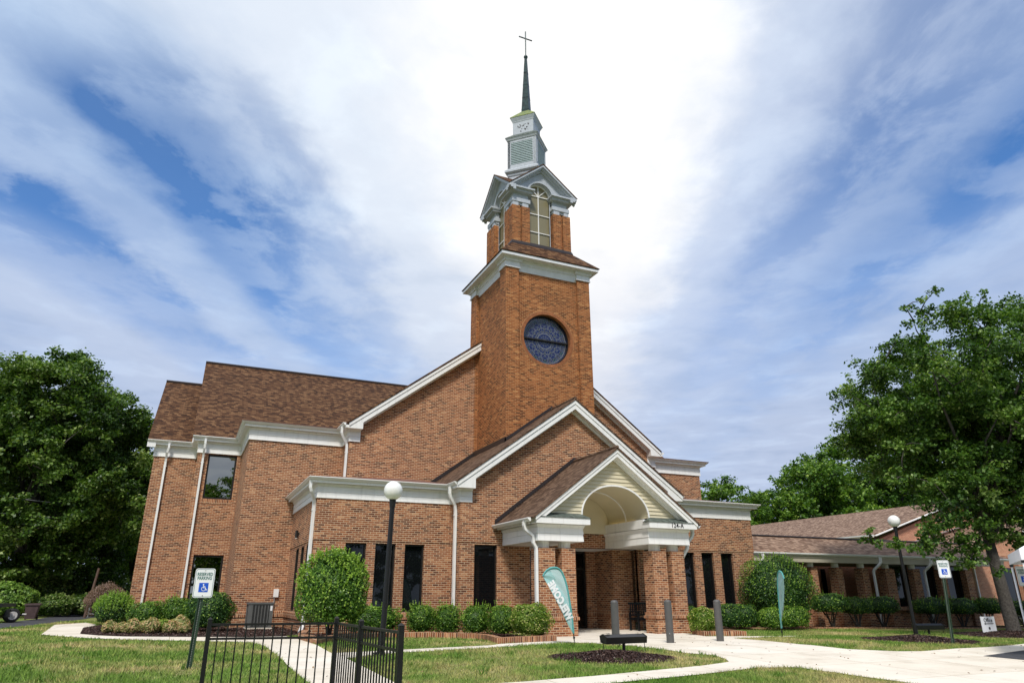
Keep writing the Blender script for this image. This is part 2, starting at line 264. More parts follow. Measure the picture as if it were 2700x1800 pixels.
# ------------------------------------------------------------------ mesh helpers
class MB:
    def __init__(s): s.v = []; s.f = []
    def add(s, vs, fs):
        o = len(s.v); s.v += [tuple(map(float, p)) for p in vs]; s.f += [tuple(i+o for i in f) for f in fs]; return s
    def box(s, x0, x1, y0, y1, z0, z1):
        if x0 > x1: x0, x1 = x1, x0
        if y0 > y1: y0, y1 = y1, y0
        if z0 > z1: z0, z1 = z1, z0
        return s.add([(x0, y0, z0), (x1, y0, z0), (x1, y1, z0), (x0, y1, z0), (x0, y0, z1), (x1, y0, z1), (x1, y1, z1), (x0, y1, z1)],
                     [(0, 3, 2, 1), (4, 5, 6, 7), (0, 1, 5, 4), (1, 2, 6, 5), (2, 3, 7, 6), (3, 0, 4, 7)])
    def bar(s, a, b, wd, ht, upv=(0, 0, 1)):
        a = Vector(a); b = Vector(b); d = (b-a).normalized(); sd = d.cross(Vector(upv))
        if sd.length < 1e-4: sd = d.cross(Vector((1, 0, 0)))
        sd.normalize(); u = sd.cross(d); sd *= wd/2; u *= ht/2
        vs = [p+q for p in (a, b) for q in (-sd-u, sd-u, sd+u, -sd+u)]
        return s.add(vs, [(0, 3, 2, 1), (4, 5, 6, 7), (0, 1, 5, 4), (1, 2, 6, 5), (2, 3, 7, 6), (3, 0, 4, 7)])
    def prism(s, pts, vec):
        n = len(pts); vec = Vector(vec); p = [Vector(q) for q in pts]; nn = Vector((0, 0, 0))
        for i in range(n): nn += p[i].cross(p[(i+1) % n])
        if nn.dot(vec) > 0: p.reverse()
        vs = p+[q+vec for q in p]
        return s.add(vs, [tuple(range(n)), tuple(range(2*n-1, n-1, -1))]+[(i, i+n, (i+1) % n+n, (i+1) % n) for i in range(n)])
    def cyl(s, a, b, r0, r1=None, n=12, cap=True):
        if r1 is None: r1 = r0
        a = Vector(a); b = Vector(b); d = (b-a).normalized(); t = d.orthogonal().normalized(); q = d.cross(t)
        vs = []
        for c, r in ((a, r0), (b, r1)): vs += [c+(t*math.cos(2*math.pi*i/n)+q*math.sin(2*math.pi*i/n))*r for i in range(n)]
        fs = [(i, (i+1) % n, n+(i+1) % n, n+i) for i in range(n)]
        if cap: fs += [tuple(range(n-1, -1, -1)), tuple(range(n, 2*n))]
        return s.add(vs, fs)
    def tube(s, path, r, n=8, sq=None):
        P = [Vector(p) for p in path]; rings = []
        rs = r if isinstance(r, (list, tuple)) else [r]*len(P); t0 = None; vs = []
        for i, p in enumerate(P):
            d = ((P[i]-P[i-1]).normalized() if i else Vector((0, 0, 0)))+((P[i+1]-P[i]).normalized() if i < len(P)-1 else Vector((0, 0, 0))); d.normalize()
            if t0 is None: t0 = d.orthogonal().normalized() if sq is None else (Vector(sq)-d*d.dot(Vector(sq))).normalized()
            t = (t0-d*t0.dot(d)).normalized(); t0 = t; q = d.cross(t)
            if sq is not None:
                h, w2 = rs[i], rs[i]*.75; vs += [p+t*h+q*w2, p-t*h+q*w2, p-t*h-q*w2, p+t*h-q*w2]
            else: vs += [p+(t*math.cos(2*math.pi*k/n)+q*math.sin(2*math.pi*k/n))*rs[i] for k in range(n)]
        m = 4 if sq is not None else n
        fs = [(i*m+k, i*m+(k+1) % m, (i+1)*m+(k+1) % m, (i+1)*m+k) for i in range(len(P)-1) for k in range(m)]
        fs += [tuple(range(m-1, -1, -1)), tuple(range((len(P)-1)*m, len(P)*m))]
        return s.add(vs, fs)
    def sweep(s, path, prof, closed=False):
        """path: plan points, outside on the right hand; prof: closed loop of (offset, z)"""
        P = [Vector((p[0], p[1])) for p in path]; n = len(P); vs = []; m = len(prof)
        def nr(i, j): d = (P[j]-P[i]).normalized(); return Vector((d.y, -d.x))
        for i in range(n):
            if closed: a, b = nr((i-1) % n, i), nr(i, (i+1) % n)
            else: a = nr(i-1, i) if i else nr(0, 1); b = nr(i, i+1) if i < n-1 else a
            mt = (a+b)/(1+a.dot(b)) if 1+a.dot(b) > .05 else a
            vs += [(P[i].x+mt.x*o, P[i].y+mt.y*o, z) for o, z in prof]
        fs = []
        for i in range(n if closed else n-1):
            j = (i+1) % n
            for k in range(m): l = (k+1) % m; fs.append((i*m+k, i*m+l, j*m+l, j*m+k))
        if not closed: fs += [tuple(range(m-1, -1, -1)), tuple(range((n-1)*m, n*m))]
        return s.add(vs, fs)
    def slab(s, q, th):
        p = [Vector(v) for v in q]; n = (p[1]-p[0]).cross(p[2]-p[0]).normalized()
        if n.z < 0: n = -n
        return s.prism(p, -n*th)
    def sphere(s, c, r, nu=16, nv=10, sz=1.0):
        vs = [(c[0], c[1], c[2]+r*sz)]
        for i in range(1, nv):
            a = math.pi*i/nv
            for k in range(nu): b = 2*math.pi*k/nu; vs.append((c[0]+r*math.sin(a)*math.cos(b), c[1]+r*math.sin(a)*math.sin(b), c[2]+r*sz*math.cos(a)))
        vs.append((c[0], c[1], c[2]-r*sz)); L = len(vs)-1
        fs = [(0, 1+k, 1+(k+1) % nu) for k in range(nu)]
        for i in range(nv-2):
            for k in range(nu): a = 1+i*nu+k; b = 1+i*nu+(k+1) % nu; fs.append((a, a+nu, b+nu, b))
        fs += [(L, 1+(nv-2)*nu+(k+1) % nu, 1+(nv-2)*nu+k) for k in range(nu)]
        return s.add(vs, fs)
    def islands(s, tol=.02):
        n = len(s.v); par = list(range(n))
        def fd(i):
            while par[i] != i: par[i] = par[par[i]]; i = par[i]
            return i
        for f in s.f:
            for i in f[1:]: par[fd(i)] = fd(f[0])
        g = {}
        for fi, f in enumerate(s.f): g.setdefault(fd(f[0]), []).append(fi)
        V = np.array(s.v); grp = []
        for k, fl in g.items():
            idx = sorted({i for fi in fl for i in s.f[fi]}); b = V[idx]; grp.append([b.min(0)-tol, b.max(0)+tol, fl])
        ch = True
        while ch:
            ch = False; out = []
            for q in grp:
                for o in out:
                    if np.all(q[0] <= o[1]) and np.all(o[0] <= q[1]): o[0] = np.minimum(o[0], q[0]); o[1] = np.maximum(o[1], q[1]); o[2] = o[2]+q[2]; ch = True; break
                else: out.append(q)
            grp = out
        res = []
        for lo, hi, fl in grp:
            m = MB(); mp = {}
            for fi in fl:
                ff = []
                for i in s.f[fi]:
                    if i not in mp: mp[i] = len(m.v); m.v.append(s.v[i])
                    ff.append(mp[i])
                m.f.append(tuple(ff))
            res.append(m)
        return res
    def xf(s, f): s.v = [tuple(f(Vector(p))) for p in s.v]; return s
    def build(s, name, mat, parent=None, smooth=False, uvc=None):
        me = bpy.data.meshes.new(name); off = Vector((0, 0, 0))
        if parent is not None:
            q = parent
            while q is not None: off += q.location; q = q.parent
        me.from_pydata([tuple(Vector(p)-off) for p in s.v], [], s.f); 
        bm = bmesh.new(); bm.from_mesh(me); bmesh.ops.recalc_face_normals(bm, faces=bm.faces); bm.to_mesh(me); bm.free()
        uvl = me.uv_layers.new(name='UVMap'); me.update()
        for p in me.polygons:
            n = p.normal
            if abs(n.z) > .95: t = Vector((1, 0, 0)); b = Vector((0, 1, 0))
            else: t = Vector((-n.y, n.x, 0)).normalized(); b = n.cross(t)
            for li in p.loop_indices:
                co = me.vertices[me.loops[li].vertex_index].co+off
                uvl.data[li].uv = (co.x-uvc[0], co.z-uvc[1]) if uvc else (co.dot(t), co.dot(b))
            p.use_smooth = smooth
        if smooth:
            pass
        me.materials.append(MT[mat] if isinstance(mat, str) else mat)
        o = bpy.data.objects.new(name, me); COL.objects.link(o)
        if parent is not None: o.parent = parent
        return o
def tag(o, label=None, cat=None, group=None, kind=None):
    if label: o['label'] = label
    if cat: o['category'] = cat
    if group: o['group'] = group
    if kind: o['kind'] = kind
    return o
def thing(name, loc, label, cat, group=None):
    o = bpy.data.objects.new(name, None); COL.objects.link(o); o.location = loc; o.empty_display_size = .3
    return tag(o, label, cat, group)
def copy_tree(o, loc, rz=0, label=None, scale=None):
    c = o.copy(); COL.objects.link(c); c.location = loc; c.rotation_euler = (0, 0, rz)
    if scale: c.scale = scale
    if label: c['label'] = label
    for ch in list(o.children):
        d = ch.copy(); COL.objects.link(d); d.parent = c
        for g in list(ch.children): e = g.copy(); COL.objects.link(e); e.parent = d
    return c
def gz(x, y):
    z = 0
    if x < 10: z += .011*(10-max(x, -10))
    if x > 16: z -= .0145*(min(x, 45)-16)
    if y < 14: z -= .04*(14-max(y, -3))
    return z
CX = 12.9
def mir(path): return [(2*CX-p[0], p[1]) for p in reversed(path)]

# ------------------------------------------------------------------ ground
def sheet(name, polys, h, mat, label=None, thick=0.0, kind='structure'):
    bm = bmesh.new()
    for poly in polys:
        vs = [bm.verts.new((x, y, 0)) for x, y in poly]; f = bm.faces.new(vs)
        if f.normal.z < 0: f.normal_flip()
    for co, no in (((10, 0, 0), (1, 0, 0)), ((16, 0, 0), (1, 0, 0)), ((-10, 0, 0), (1, 0, 0)), ((45, 0, 0), (1, 0, 0)), ((0, 14, 0), (0, 1, 0)), ((0, -3, 0), (0, 1, 0))):
        bmesh.ops.bisect_plane(bm, geom=bm.verts[:]+bm.edges[:]+bm.faces[:], plane_co=co, plane_no=no)
    bmesh.ops.triangulate(bm, faces=bm.faces[:])
    if thick:
        r = bmesh.ops.extrude_face_region(bm, geom=bm.faces[:])
        for v in [g for g in r['geom'] if isinstance(g, bmesh.types.BMVert)]: v.co.z -= thick
    for v in bm.verts: v.co.z += gz(v.co.x, v.co.y)+h
    bmesh.ops.recalc_face_normals(bm, faces=bm.faces[:])
    me = bpy.data.meshes.new(name); bm.to_mesh(me); bm.free(); me.materials.append(MT[mat])
    o = bpy.data.objects.new(name, me); COL.objects.link(o); o['kind'] = kind
    if label: o['label'] = label
    return o
sheet('lawn', [[(-400, -150), (500, -150), (500, 500), (-400, 500)]], 0, 'lawn', 'mown lawn, green with straw-coloured dry patches')
WALK = [(-3.38, 25.26), (-4.1, 33.5), (-3.3, 36.0), (-2.7, 33.5), (-2.42, 25.49), (-1.89, 24.42), (-1.16, 23.57), (.28, 22.98), (1.96, 22.4), (3.09, 22.6), (3.20, 20.98), (3.23, 18.37), (3.05, 15.6), (4.18, 15.9), (4.66, 16.12), (5.99, 16.6), (7.2, 17.0), (7.63, 17.45), (9.5, 18.3), (9.5, 17.4), (9.04, 17.14), (6.92, 16.24), (4.46, 15.3), (3.05, 14.2), (3.14, 11.17), (3.3, 6), (2.0, 6), (1.93, 11.4), (1.89, 13.4), (2.04, 18.29), (1.88, 19.72), (.53, 20.9), (-1.05, 21.9), (-2.2, 23.2)]
ISL = [(9.04, 17.14), (10.07, 17.08), (10.19, 16.6), (10.36, 15.87), (10.33, 13.51), (10.67, 13.0), (10.47, 12.37), (10.22, 11.98), (9.24, 11.61), (8.14, 11.34), (6.49, 10.93), (5.79, 10.81), (5.12, 10.67), (3.14, 10.4)]
FRONT = [(4.6, 9.75), (6.58, 10.24), (7.48, 10.44), (8.32, 10.62), (9.64, 10.98), (10.1, 11.13), (10.94, 10.91), (10.97, 10.48), (11.08, 10.14), (11.11, 9.65), (11.24, 9.05), (11.6, 5.0)]
RIGHT = [(14.83, 17.1), (14.83, 15.88), (14.5, 14.29), (14.69, 12.98), (15.46, 12.3), (16.06, 12.13), (17.86, 12.48), (19.16, 12.6), (20.75, 12.9), (34, 16.5), (60, 20)]
PLAZA = [(9.5, 17.4), (10.07, 17.08), (10.19, 16.6), (10.36, 15.87), (10.33, 13.51), (10.67, 13.0), (10.47, 12.37), (10.22, 11.98), (9.24, 11.61), (8.14, 11.34), (6.49, 10.93), (5.79, 10.81), (5.12, 10.67), (3.14, 10.4), (3.2, 9.5)]+FRONT+[(60, 5.0)]+RIGHT[::-1]+[(15.9, 17.1), (16.0, 17.3), (18.0, 17.4), (18.0, 17.62), (15.99, 17.7), (15.9, 17.84), (14.79, 18.25), (15.4, 19.8), (15.4, 25.2), (10.4, 25.2), (10.4, 20.6), (9.55, 18.2)]
sheet('concrete_walk', [WALK], .012, 'concrete', 'pale concrete walk running past the left wing')
sheet('concrete_plaza', [PLAZA], .016, 'concrete', 'wide pale concrete forecourt before the porch')
sheet('parking_lot', [[(16.64, 11.05), (19.2, 11.75), (30, 14.2), (60, 18), (60, 5.5), (16.2, 5.5), (16.83, 10.3)]], .022, 'asphalt', 'dark asphalt parking area at the right edge')
sheet('driveway', [[(-40, 27), (-5.3, 30.3), (-4.75, 33), (-3.9, 42), (-3.2, 60), (-.5, 75), (-5, 75), (-6.2, 60), (-5.9, 43), (-6.4, 34.2), (-40, 31)]], .006, 'asphalt', 'narrow asphalt driveway behind the lawn on the left')
J = MB()   # tooled joints of the forecourt: slim dark grooves
BEDS = [[(-2.42, 25.49), (-1.89, 24.42), (-1.16, 23.57), (.28, 22.98), (1.96, 22.4), (3.09, 22.6), (3.76, 23.2), (3.76, 29), (1.79, 29), (1.79, 32.7), (0, 32.7), (0, 34.4), (-2.3, 34.4), (-2.8, 30)],
        [(3.25, 21.15), (3.32, 18.85), (4.1, 20.2), (5.21, 21.2), (6.28, 21.2), (7.5, 20.5), (8.1, 19.4), (7.75, 17.6), (9.5, 18.3), (9.95, 20.0), (9.95, 22.7), (8.45, 22.7), (8.45, 23.55), (3.78, 23.55)],
        [(14.95, 18.4), (15.97, 17.95), (16.35, 19.0), (16.5, 21.5), (21.9, 22.7), (22.6, 23.0), (30, 22.4), (45, 20.5), (45, 24.3), (22.05, 24.3), (22.05, 23.5), (17.4, 23.5), (17.4, 22.7), (15.85, 22.7), (15.85, 20.0), (15.4, 19.6)]]
sheet('mulch_bed', [BEDS[0]], .02, 'mulch', 'dark mulch bed along the left walls'); sheet('mulch_bed', [BEDS[1]], .024, 'mulch', 'mulch bed inside the curved brick edging'); sheet('mulch_bed', [BEDS[2]], .024, 'mulch', 'mulch bed before the right wing')
def pip(pts, poly):
    x, y = pts[:, 0], pts[:, 1]; ins = np.zeros(len(pts), bool); n = len(poly)
    for i in range(n):
        x1, y1 = poly[i]; x2, y2 = poly[(i+1) % n]
        if y1 == y2: continue
        c = ((y1 > y) != (y2 > y)) & (x < (x2-x1)*(y-y1)/(y2-y1)+x1); ins ^= c
    return ins
gzv = np.vectorize(gz)

# ------------------------------------------------------------------ leaves
def np_mesh(name, V, F, tone, mat, extra=None):
    """V (n,k,3) polygons of k verts"""
    n, k = V.shape[:2]; me = bpy.data.meshes.new(name); co = V.reshape(-1, 3)
    tot_f = n; ev = 0
    me.vertices.add(n*k); me.vertices.foreach_set('co', co.astype(np.float32).ravel())
    me.loops.add(n*k); me.loops.foreach_set('vertex_index', np.arange(n*k, dtype=np.int32))
    me.polygons.add(n); me.polygons.foreach_set('loop_start', (np.arange(n)*k).astype(np.int32)); me.polygons.foreach_set('loop_total', np.full(n, k, np.int32))
    at = me.attributes.new('tone', 'FLOAT', 'POINT'); at.data.foreach_set('value', np.repeat(tone, k).astype(np.float32))
    me.update(); me.validate(); me.materials.append(MT[mat] if isinstance(mat, str) else mat); return me
def leaves(P, Nn, size, tone, mat, name='foliage', asp=.55, droop=.0):
    n = len(P); Nn = Nn/np.maximum(np.linalg.norm(Nn, axis=1, keepdims=True), 1e-6)
    t = rng.normal(size=(n, 3)); t[:, 2] -= droop; t -= Nn*(t*Nn).sum(1, keepdims=True); t /= np.maximum(np.linalg.norm(t, axis=1, keepdims=True), 1e-6)
    b = np.cross(Nn, t); s = (size*(.7+.6*rng.random(n)))[:, None] if np.ndim(size) else (size*(.7+.6*rng.random(n)))[:, None]
    V = np.stack([P-t*s*.5, P+b*s*asp*.5+Nn*s*.08, P+t*s*.5, P-b*s*asp*.5+Nn*s*.08], 1)
    return np_mesh(name, V, None, tone, mat)
def unit(n):
    v = rng.normal(size=(n, 3)); return v/np.linalg.norm(v, axis=1, keepdims=True)
def blob_pts(blobs, dens, inner=.35, flat=.8, cull=.6):
    """points on shells of blobs [(x,y,z,r)]"""
    B = np.array(blobs); out = []; nrm = []; bt = []
    for i, (x, y, z, r) in enumerate(B):
        n = int(dens*r*r); u = unit(n); rad = r*(.35+.42*np.abs(rng.normal(size=n)))
        # a clump is a few leafy sprays, not a ball: leaves gather along random twigs and hang a little
        tw = unit(7); tw[:, 2] = tw[:, 2]*.7+.15; k7 = rng.integers(0, 7, n); tt = rng.random(n)**.6*1.25*r
        p = tw[k7]*tt[:, None]+u*(.30*r)*(.3+rng.random(n))[:, None]; p[:, 2] = p[:, 2]*flat-.10*(tt/r)**2*r; p += (x, y, z)
        keep = np.ones(n, bool)
        d = np.full(len(B), 1e9) if cull <= 0 else np.linalg.norm(B[:, :3]-B[i, :3], axis=1)
        for j in np.where((d < B[:, 3]+r) & (d > 1e-6))[0]:
            q = p-B[j, :3]; q[:, 2] /= flat; keep &= np.linalg.norm(q, axis=1) > B[j, 3]*cull
        out.append(p[keep]); nrm.append(u[keep]); bt.append(np.full(keep.sum(), rng.normal()*.10))
    return np.concatenate(out), np.concatenate(nrm), np.concatenate(bt)
MT['l_holly'] = leaf_mat('holly_leaf', [(0, (0.015, 0.042, 0.012)), (.5, (0.042, 0.112, 0.021)), (.8, (0.105, 0.225, 0.03)), (1, (0.36, 0.54, 0.075))])
MT['l_box'] = leaf_mat('clipped_shrub_leaf', [(0, (0.026, 0.072, 0.01)), (.5, (0.078, 0.176, 0.018)), (.8, (0.169, 0.312, 0.033)), (1, (0.364, 0.52, 0.078))])
MT['l_lime'] = leaf_mat('lime_shrub_leaf', [(0, (.04, .085, .01)), (.45, (.14, .24, .02)), (.8, (.30, .40, .06)), (1, (.55, .50, .20))])
MT['l_tan'] = leaf_mat('variegated_shrub_leaf', [(0, (.07, .10, .025)), (.40, (.28, .31, .10)), (.7, (.58, .46, .24)), (1, (.75, .45, .28))])
MT['l_red'] = leaf_mat('barberry_leaf', [(0, (.05, .045, .03)), (.5, (.15, .095, .08)), (1, (.30, .20, .16))])
MT['l_maple'] = leaf_mat('maple_leaf', [(0, (.016, .042, .008)), (.4, (.052, .122, .018)), (.7, (.135, .24, .036)), (1, (.36, .47, .15))], .3)
MT['l_wood'] = leaf_mat('woodland_leaf', [(0, (.018, .045, .008)), (.4, (.055, .13, .016)), (.7, (.15, .27, .03)), (1, (.34, .45, .09))], .3)
MT['l_oak'] = leaf_mat('oak_leaf', [(0, (.016, .040, .008)), (.4, (.055, .118, .018)), (.7, (.15, .245, .04)), (1, (.38, .46, .18))], .3)
MT['l_vine'] = leaf_mat('undergrowth_leaf', [(0, (0.03, 0.075, 0.015)), (.5, (0.105, 0.21, 0.03)), (1, (0.3, 0.45, 0.09))], .3)
MT['flower'] = leaf_mat('red_flower', [(0, (.03, .06, .02)), (.6, (.25, .02, .06)), (1, (.5, .08, .15))])
def shrub_mesh(name, a, b, h, n, size, mat, z0=.05, boxy=2.0, tip=.25, core=True, sprig=0):
    """superellipsoid shell of leaves, half axes a,b, height h"""
    u = unit(n); u[:, 2] = np.where(u[:, 2] < -.75, -u[:, 2], u[:, 2])
    e = (np.abs(u)**boxy).sum(1)**(1/boxy); s = u/e[:, None]
    ph = rng.random(6)*6.28; lump = 1+.09*np.sin(s[:, 0]*5+ph[0])*np.cos(s[:, 1]*5+ph[1])+.05*np.sin(s[:, 2]*7+s[:, 0]*4+ph[2])+.03*np.sin(s[:, 0]*14+ph[3])*np.sin(s[:, 2]*13+ph[4])
    rad = (1-.22*rng.random(n)**2.2)*lump
    P = s*rad[:, None]*(a, b, h/2)+(0, 0, z0+h/2)
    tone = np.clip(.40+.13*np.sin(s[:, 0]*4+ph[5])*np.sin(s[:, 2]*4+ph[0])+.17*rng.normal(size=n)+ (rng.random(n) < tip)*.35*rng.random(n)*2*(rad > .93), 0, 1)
    nr = u+rng.normal(size=(n, 3))*.55; nr[:, 2] += .35
    if sprig:
        k = sprig; q = unit(k); q[:, 2] = abs(q[:, 2]); base = q/((np.abs(q)**boxy).sum(1)**(1/boxy))[:, None]
        L = .06+.12*rng.random(k); PP = []; TT = []; NN = []
        for j in range(7):
            PP.append(base*(a, b, h/2)+(0, 0, z0+h/2)+(q*.5+(0, 0, .8))*(L*j/6)[:, None]); TT.append(np.full(k, .9)); NN.append(unit(k))
        P = np.concatenate([P]+PP); tone = np.concatenate([tone]+TT); nr = np.concatenate([nr]+NN)
    sz = np.full(len(P), size)
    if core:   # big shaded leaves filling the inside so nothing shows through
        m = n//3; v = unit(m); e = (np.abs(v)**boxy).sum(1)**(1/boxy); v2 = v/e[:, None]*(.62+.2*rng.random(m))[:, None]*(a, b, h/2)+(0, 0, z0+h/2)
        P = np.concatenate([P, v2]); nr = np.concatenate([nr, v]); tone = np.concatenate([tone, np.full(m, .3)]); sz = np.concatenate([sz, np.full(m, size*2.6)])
    return leaves(P, nr, sz, tone, mat, 'foliage', .6)
def add_mesh(name, me, parent): o = bpy.data.objects.new(name, me); COL.objects.link(o); o.parent = parent; return o
def stems(parent, h, n=5, r=.02, spread=.15, mat='bark'):
    m = MB()
    for i in range(n):
        an = 2*math.pi*i/n+random.random(); d = spread*(.5+random.random())
        m.tube([(0.02*math.cos(an), .02*math.sin(an), -.06), (d*.4*math.cos(an), d*.4*math.sin(an), h*.4), (d*math.cos(an+.3), d*math.sin(an+.3), h)], [r, r*.8, r*.5], 5)
    me = m.build('stem', mat); me.parent = parent; return me

# ------------------------------------------------------------------ church
church = thing('church', (12.9, 22.77, 0), 'large red brick church with white trim, brown shingle roofs and a tall steepled tower', 'church')
NOSPLIT = {'louvre_slats', 'chipped_paint', 'soffit', 'porch_siding', 'barrel_vault', 'arch_trim', 'window_ring', 'window_ring_mortar', 'rake_board', 'sill_course', 'cornice', 'tower_wall'}
def P_(mb, name, mat, parent=church, **k):
    ms = [mb] if name in NOSPLIT else mb.islands()
    r = [q.build(name, mat, parent, **k) for q in ms]; return r[0]
def wall_cells(mb, a0, a1, z0, z1, ops, put):
    xs = sorted(set([a0, a1]+[o[0] for o in ops]+[o[1] for o in ops]))
    for i in range(len(xs)-1):
        c = (xs[i]+xs[i+1])/2; z = z0
        for o in sorted([o for o in ops if o[0] < c < o[1]], key=lambda o: o[2]):
            if o[2] > z: put(xs[i], xs[i+1], z, o[2])
            z = o[3]
        if z < z1: put(xs[i], xs[i+1], z, z1)
def wall_y(mb, x0, x1, z0, z1, yf, th, ops=()): wall_cells(mb, x0, x1, z0, z1, ops, lambda a, b, c, d: mb.box(a, b, yf, yf+th, c, d))
def wall_x(mb, y0, y1, z0, z1, xf, th, ops=()): wall_cells(mb, y0, y1, z0, z1, ops, lambda a, b, c, d: mb.box(xf, xf+th, a, b, c, d))
def window(x0, x1, z0, z1, y, axis='y', parent=church, bars=(), fw=.05, label=None, dep=.12, gm='glass'):
    """pane with its frame set dep behind the wall face"""
    g = MB(); f = MB()
    def bx(m, a, b, c, d, e0, e1):
        if axis == 'y': m.box(a, b, y+e0, y+e1, c, d)
        else: m.box(y+e0, y+e1, a, b, c, d)
    bx(g, x0+.01, x1-.01, z0+.01, z1-.01, dep+.03, dep+.06)
    bx(f, x0, x0+fw, z0, z1, dep-.03, dep+.10); bx(f, x1-fw, x1, z0, z1, dep-.03, dep+.10)
    bx(f, x0+fw, x1-fw, z1-fw, z1, dep-.03, dep+.10); bx(f, x0+fw, x1-fw, z0, z0+fw, dep-.03, dep+.10)
    for k, v in bars:
        if k == 'v': bx(f, v-fw/2, v+fw/2, z0+fw, z1-fw, dep-.028, dep+.098)
        else: bx(f, x0+fw, x1-fw, v-fw/2, v+fw/2, dep-.026, dep+.096)
    o = P_(g, 'window', gm, parent); P_(f, 'window_frame', 'frame', o); return o
HW = 2.89; WT = 2.82; WB = .69
wl = [(4.80, 5.49, WB, WT), (5.79, 6.48, WB, WT), (6.80, 7.48, WB, WT)]
ws = [(24.36, 24.96, WB, WT), (25.47, 26.10, WB, WT), (26.65, 27.30, WB, WT)]
wr = [(18.28, 18.90, WB, WT), (19.27, 19.87, WB, WT), (20.26, 20.88, WB, WT)]
m = MB(); wall_y(m, 3.78, 8.46, 0, 4.35, 23.6, .3, wl); wall_x(m, 23.9, 29.0, 0, 4.35, 3.78, .3, ws)
m.sweep([(3.78, 29), (3.78, 23.6), (8.46, 23.6)], [(0, HW), (.02, HW), (.02, 4.25), (0, 4.25)]); P_(m, 'wing_wall', 'brick')
m = MB(); wall_y(m, 17.34, 22.02, 0, 4.35, 23.6, .3, wr); m.box(21.72, 22.02, 23.9, 34, -.2, 4.35)
m.sweep([(17.34, 23.6), (22.02, 23.6), (22.02, 29)], [(0, HW), (.02, HW), (.02, 4.25), (0, 4.25)]); P_(m, 'wing_wall', 'brick')
for a, b, c, d in wl+wr: window(a, b, c, d, 23.6)
for a, b, c, d in ws: window(a, b, c, d, 3.78, 'x', dep=.03)
# gable block (with the recessed entrance)
bw = [(8.99, 9.83, WB, WT), (11.08, 15.62, -.1, 2.80), (15.90, 16.74, WB, WT)]
RB = .716
m = MB(); wall_y(m, 8.46, 17.34, 0, HW, 22.77, .3, bw)
def ztop(x): return 4.86+RB*(min(x, 2*CX-x)-8.19)-.12
m.prism([(8.46, 22.745, HW), (17.34, 22.745, HW), (17.34, 22.745, ztop(17.34)), (CX, 22.745, ztop(CX)), (8.46, 22.745, ztop(8.46))], (0, .32, 0))
m.box(8.46, 8.75, 23.07, 23.6, 0, 4.9); m.box(17.05, 17.34, 23.07, 23.6, 0, 4.9)
m.sweep([(8.46, 23.6), (8.46, 22.77)], [(0, HW), (.02, HW), (.02, 4.25), (0, 4.25)])
P_(m, 'gable_wall', 'brick')
for i in (0, 2): window(*bw[i], 22.77)
m = MB(); m.box(10.78, 11.08, 23.07, 24.8, 0, 2.8); m.box(14.75, 15.05, 23.54, 24.5, 0, 2.8); m.box(14.75, 15.62, 23.24, 23.54, 0, 2.8); m.box(14.35, 15.05, 24.5, 24.8, 0, 2.8); m.box(11.08, 11.3, 24.5, 24.8, 0, 2.8); P_(m, 'entrance_side_wall', 'brick')
m = MB(); m.box(10.78, 15.7, 22.8, 25.3, 2.80, 2.88); P_(m, 'entrance_ceiling', 'white')
for a, b in ((11.3, 12.3), (12.3, 13.3), (13.3, 14.35)):
    window(a, b, 0.02, 2.79, 24.5, fw=.07, bars=(('h', 2.15),), dep=.1)
m = MB(); [m.tube([(x, 24.58, .9), (x, 24.53, .92), (x, 24.53, 1.4), (x, 24.58, 1.42)], .014, 6) for x in (12.2, 12.4, 13.42)]; P_(m, 'door_handle', 'steel')
window(15.62, 15.90, WB, WT, 22.79, fw=.03)
# transept, main gable, far wings
m = MB()
wall_y(m, 0, 1.79, 0, 7.2, 32.75, .3, [(.43, 1.60, .50, 2.80), (.43, 1.60, 5.10, 7.0)])
m.box(1.79, 2.09, 29.3, 32.75, 0, 7.2); m.box(1.79, 5.49, 29.0, 29.3, 0, 7.2)
m.box(5.49, 5.79, 28.07, 29.0, 4, 7.6); m.box(20.01, 20.31, 28.07, 29, 4, 7.6)
m.box(20.31, 24.01, 29.0, 29.3, 3.5, 7.2); m.box(23.71, 24.01, 29.3, 33, 3.5, 7.2)
m.box(0, .3, 33.05, 47, 0, 7.6); m.box(-1.76, 0, 34.4, 34.7, 0, 7.2); m.box(-1.76, -1.46, 34.7, 44, 0, 7.2)
m.prism([(0.02, 33, 7.5), (0.02, 47, 7.5), (0.02, 40, 13.0)], (.3, 0, 0)); m.prism([(-1.76, 34.6, 7.2), (-1.76, 44, 7.2), (-1.76, 40.3, 11.8)], (.3, 0, 0))
P_(m, 'transept_wall', 'brick')
window(.43, 1.60, .50, 2.80, 32.75, bars=(), fw=.07, dep=.1, gm='glassM'); window(.43, 1.60, 5.10, 7.0, 32.75, fw=.07, dep=.1, gm='glassM')
RM = .753
def zm(x): return 7.72+RM*(min(x, 2*CX-x)-5.35)
m = MB(); m.prism([(5.49, 27.77, 4.0), (20.31, 27.77, 4.0), (20.31, 27.77, zm(20.31)-.12), (CX, 27.77, zm(CX)-.12), (5.49, 27.77, zm(5.49)-.12)], (0, .3, 0)); P_(m, 'main_gable_wall', 'brick')
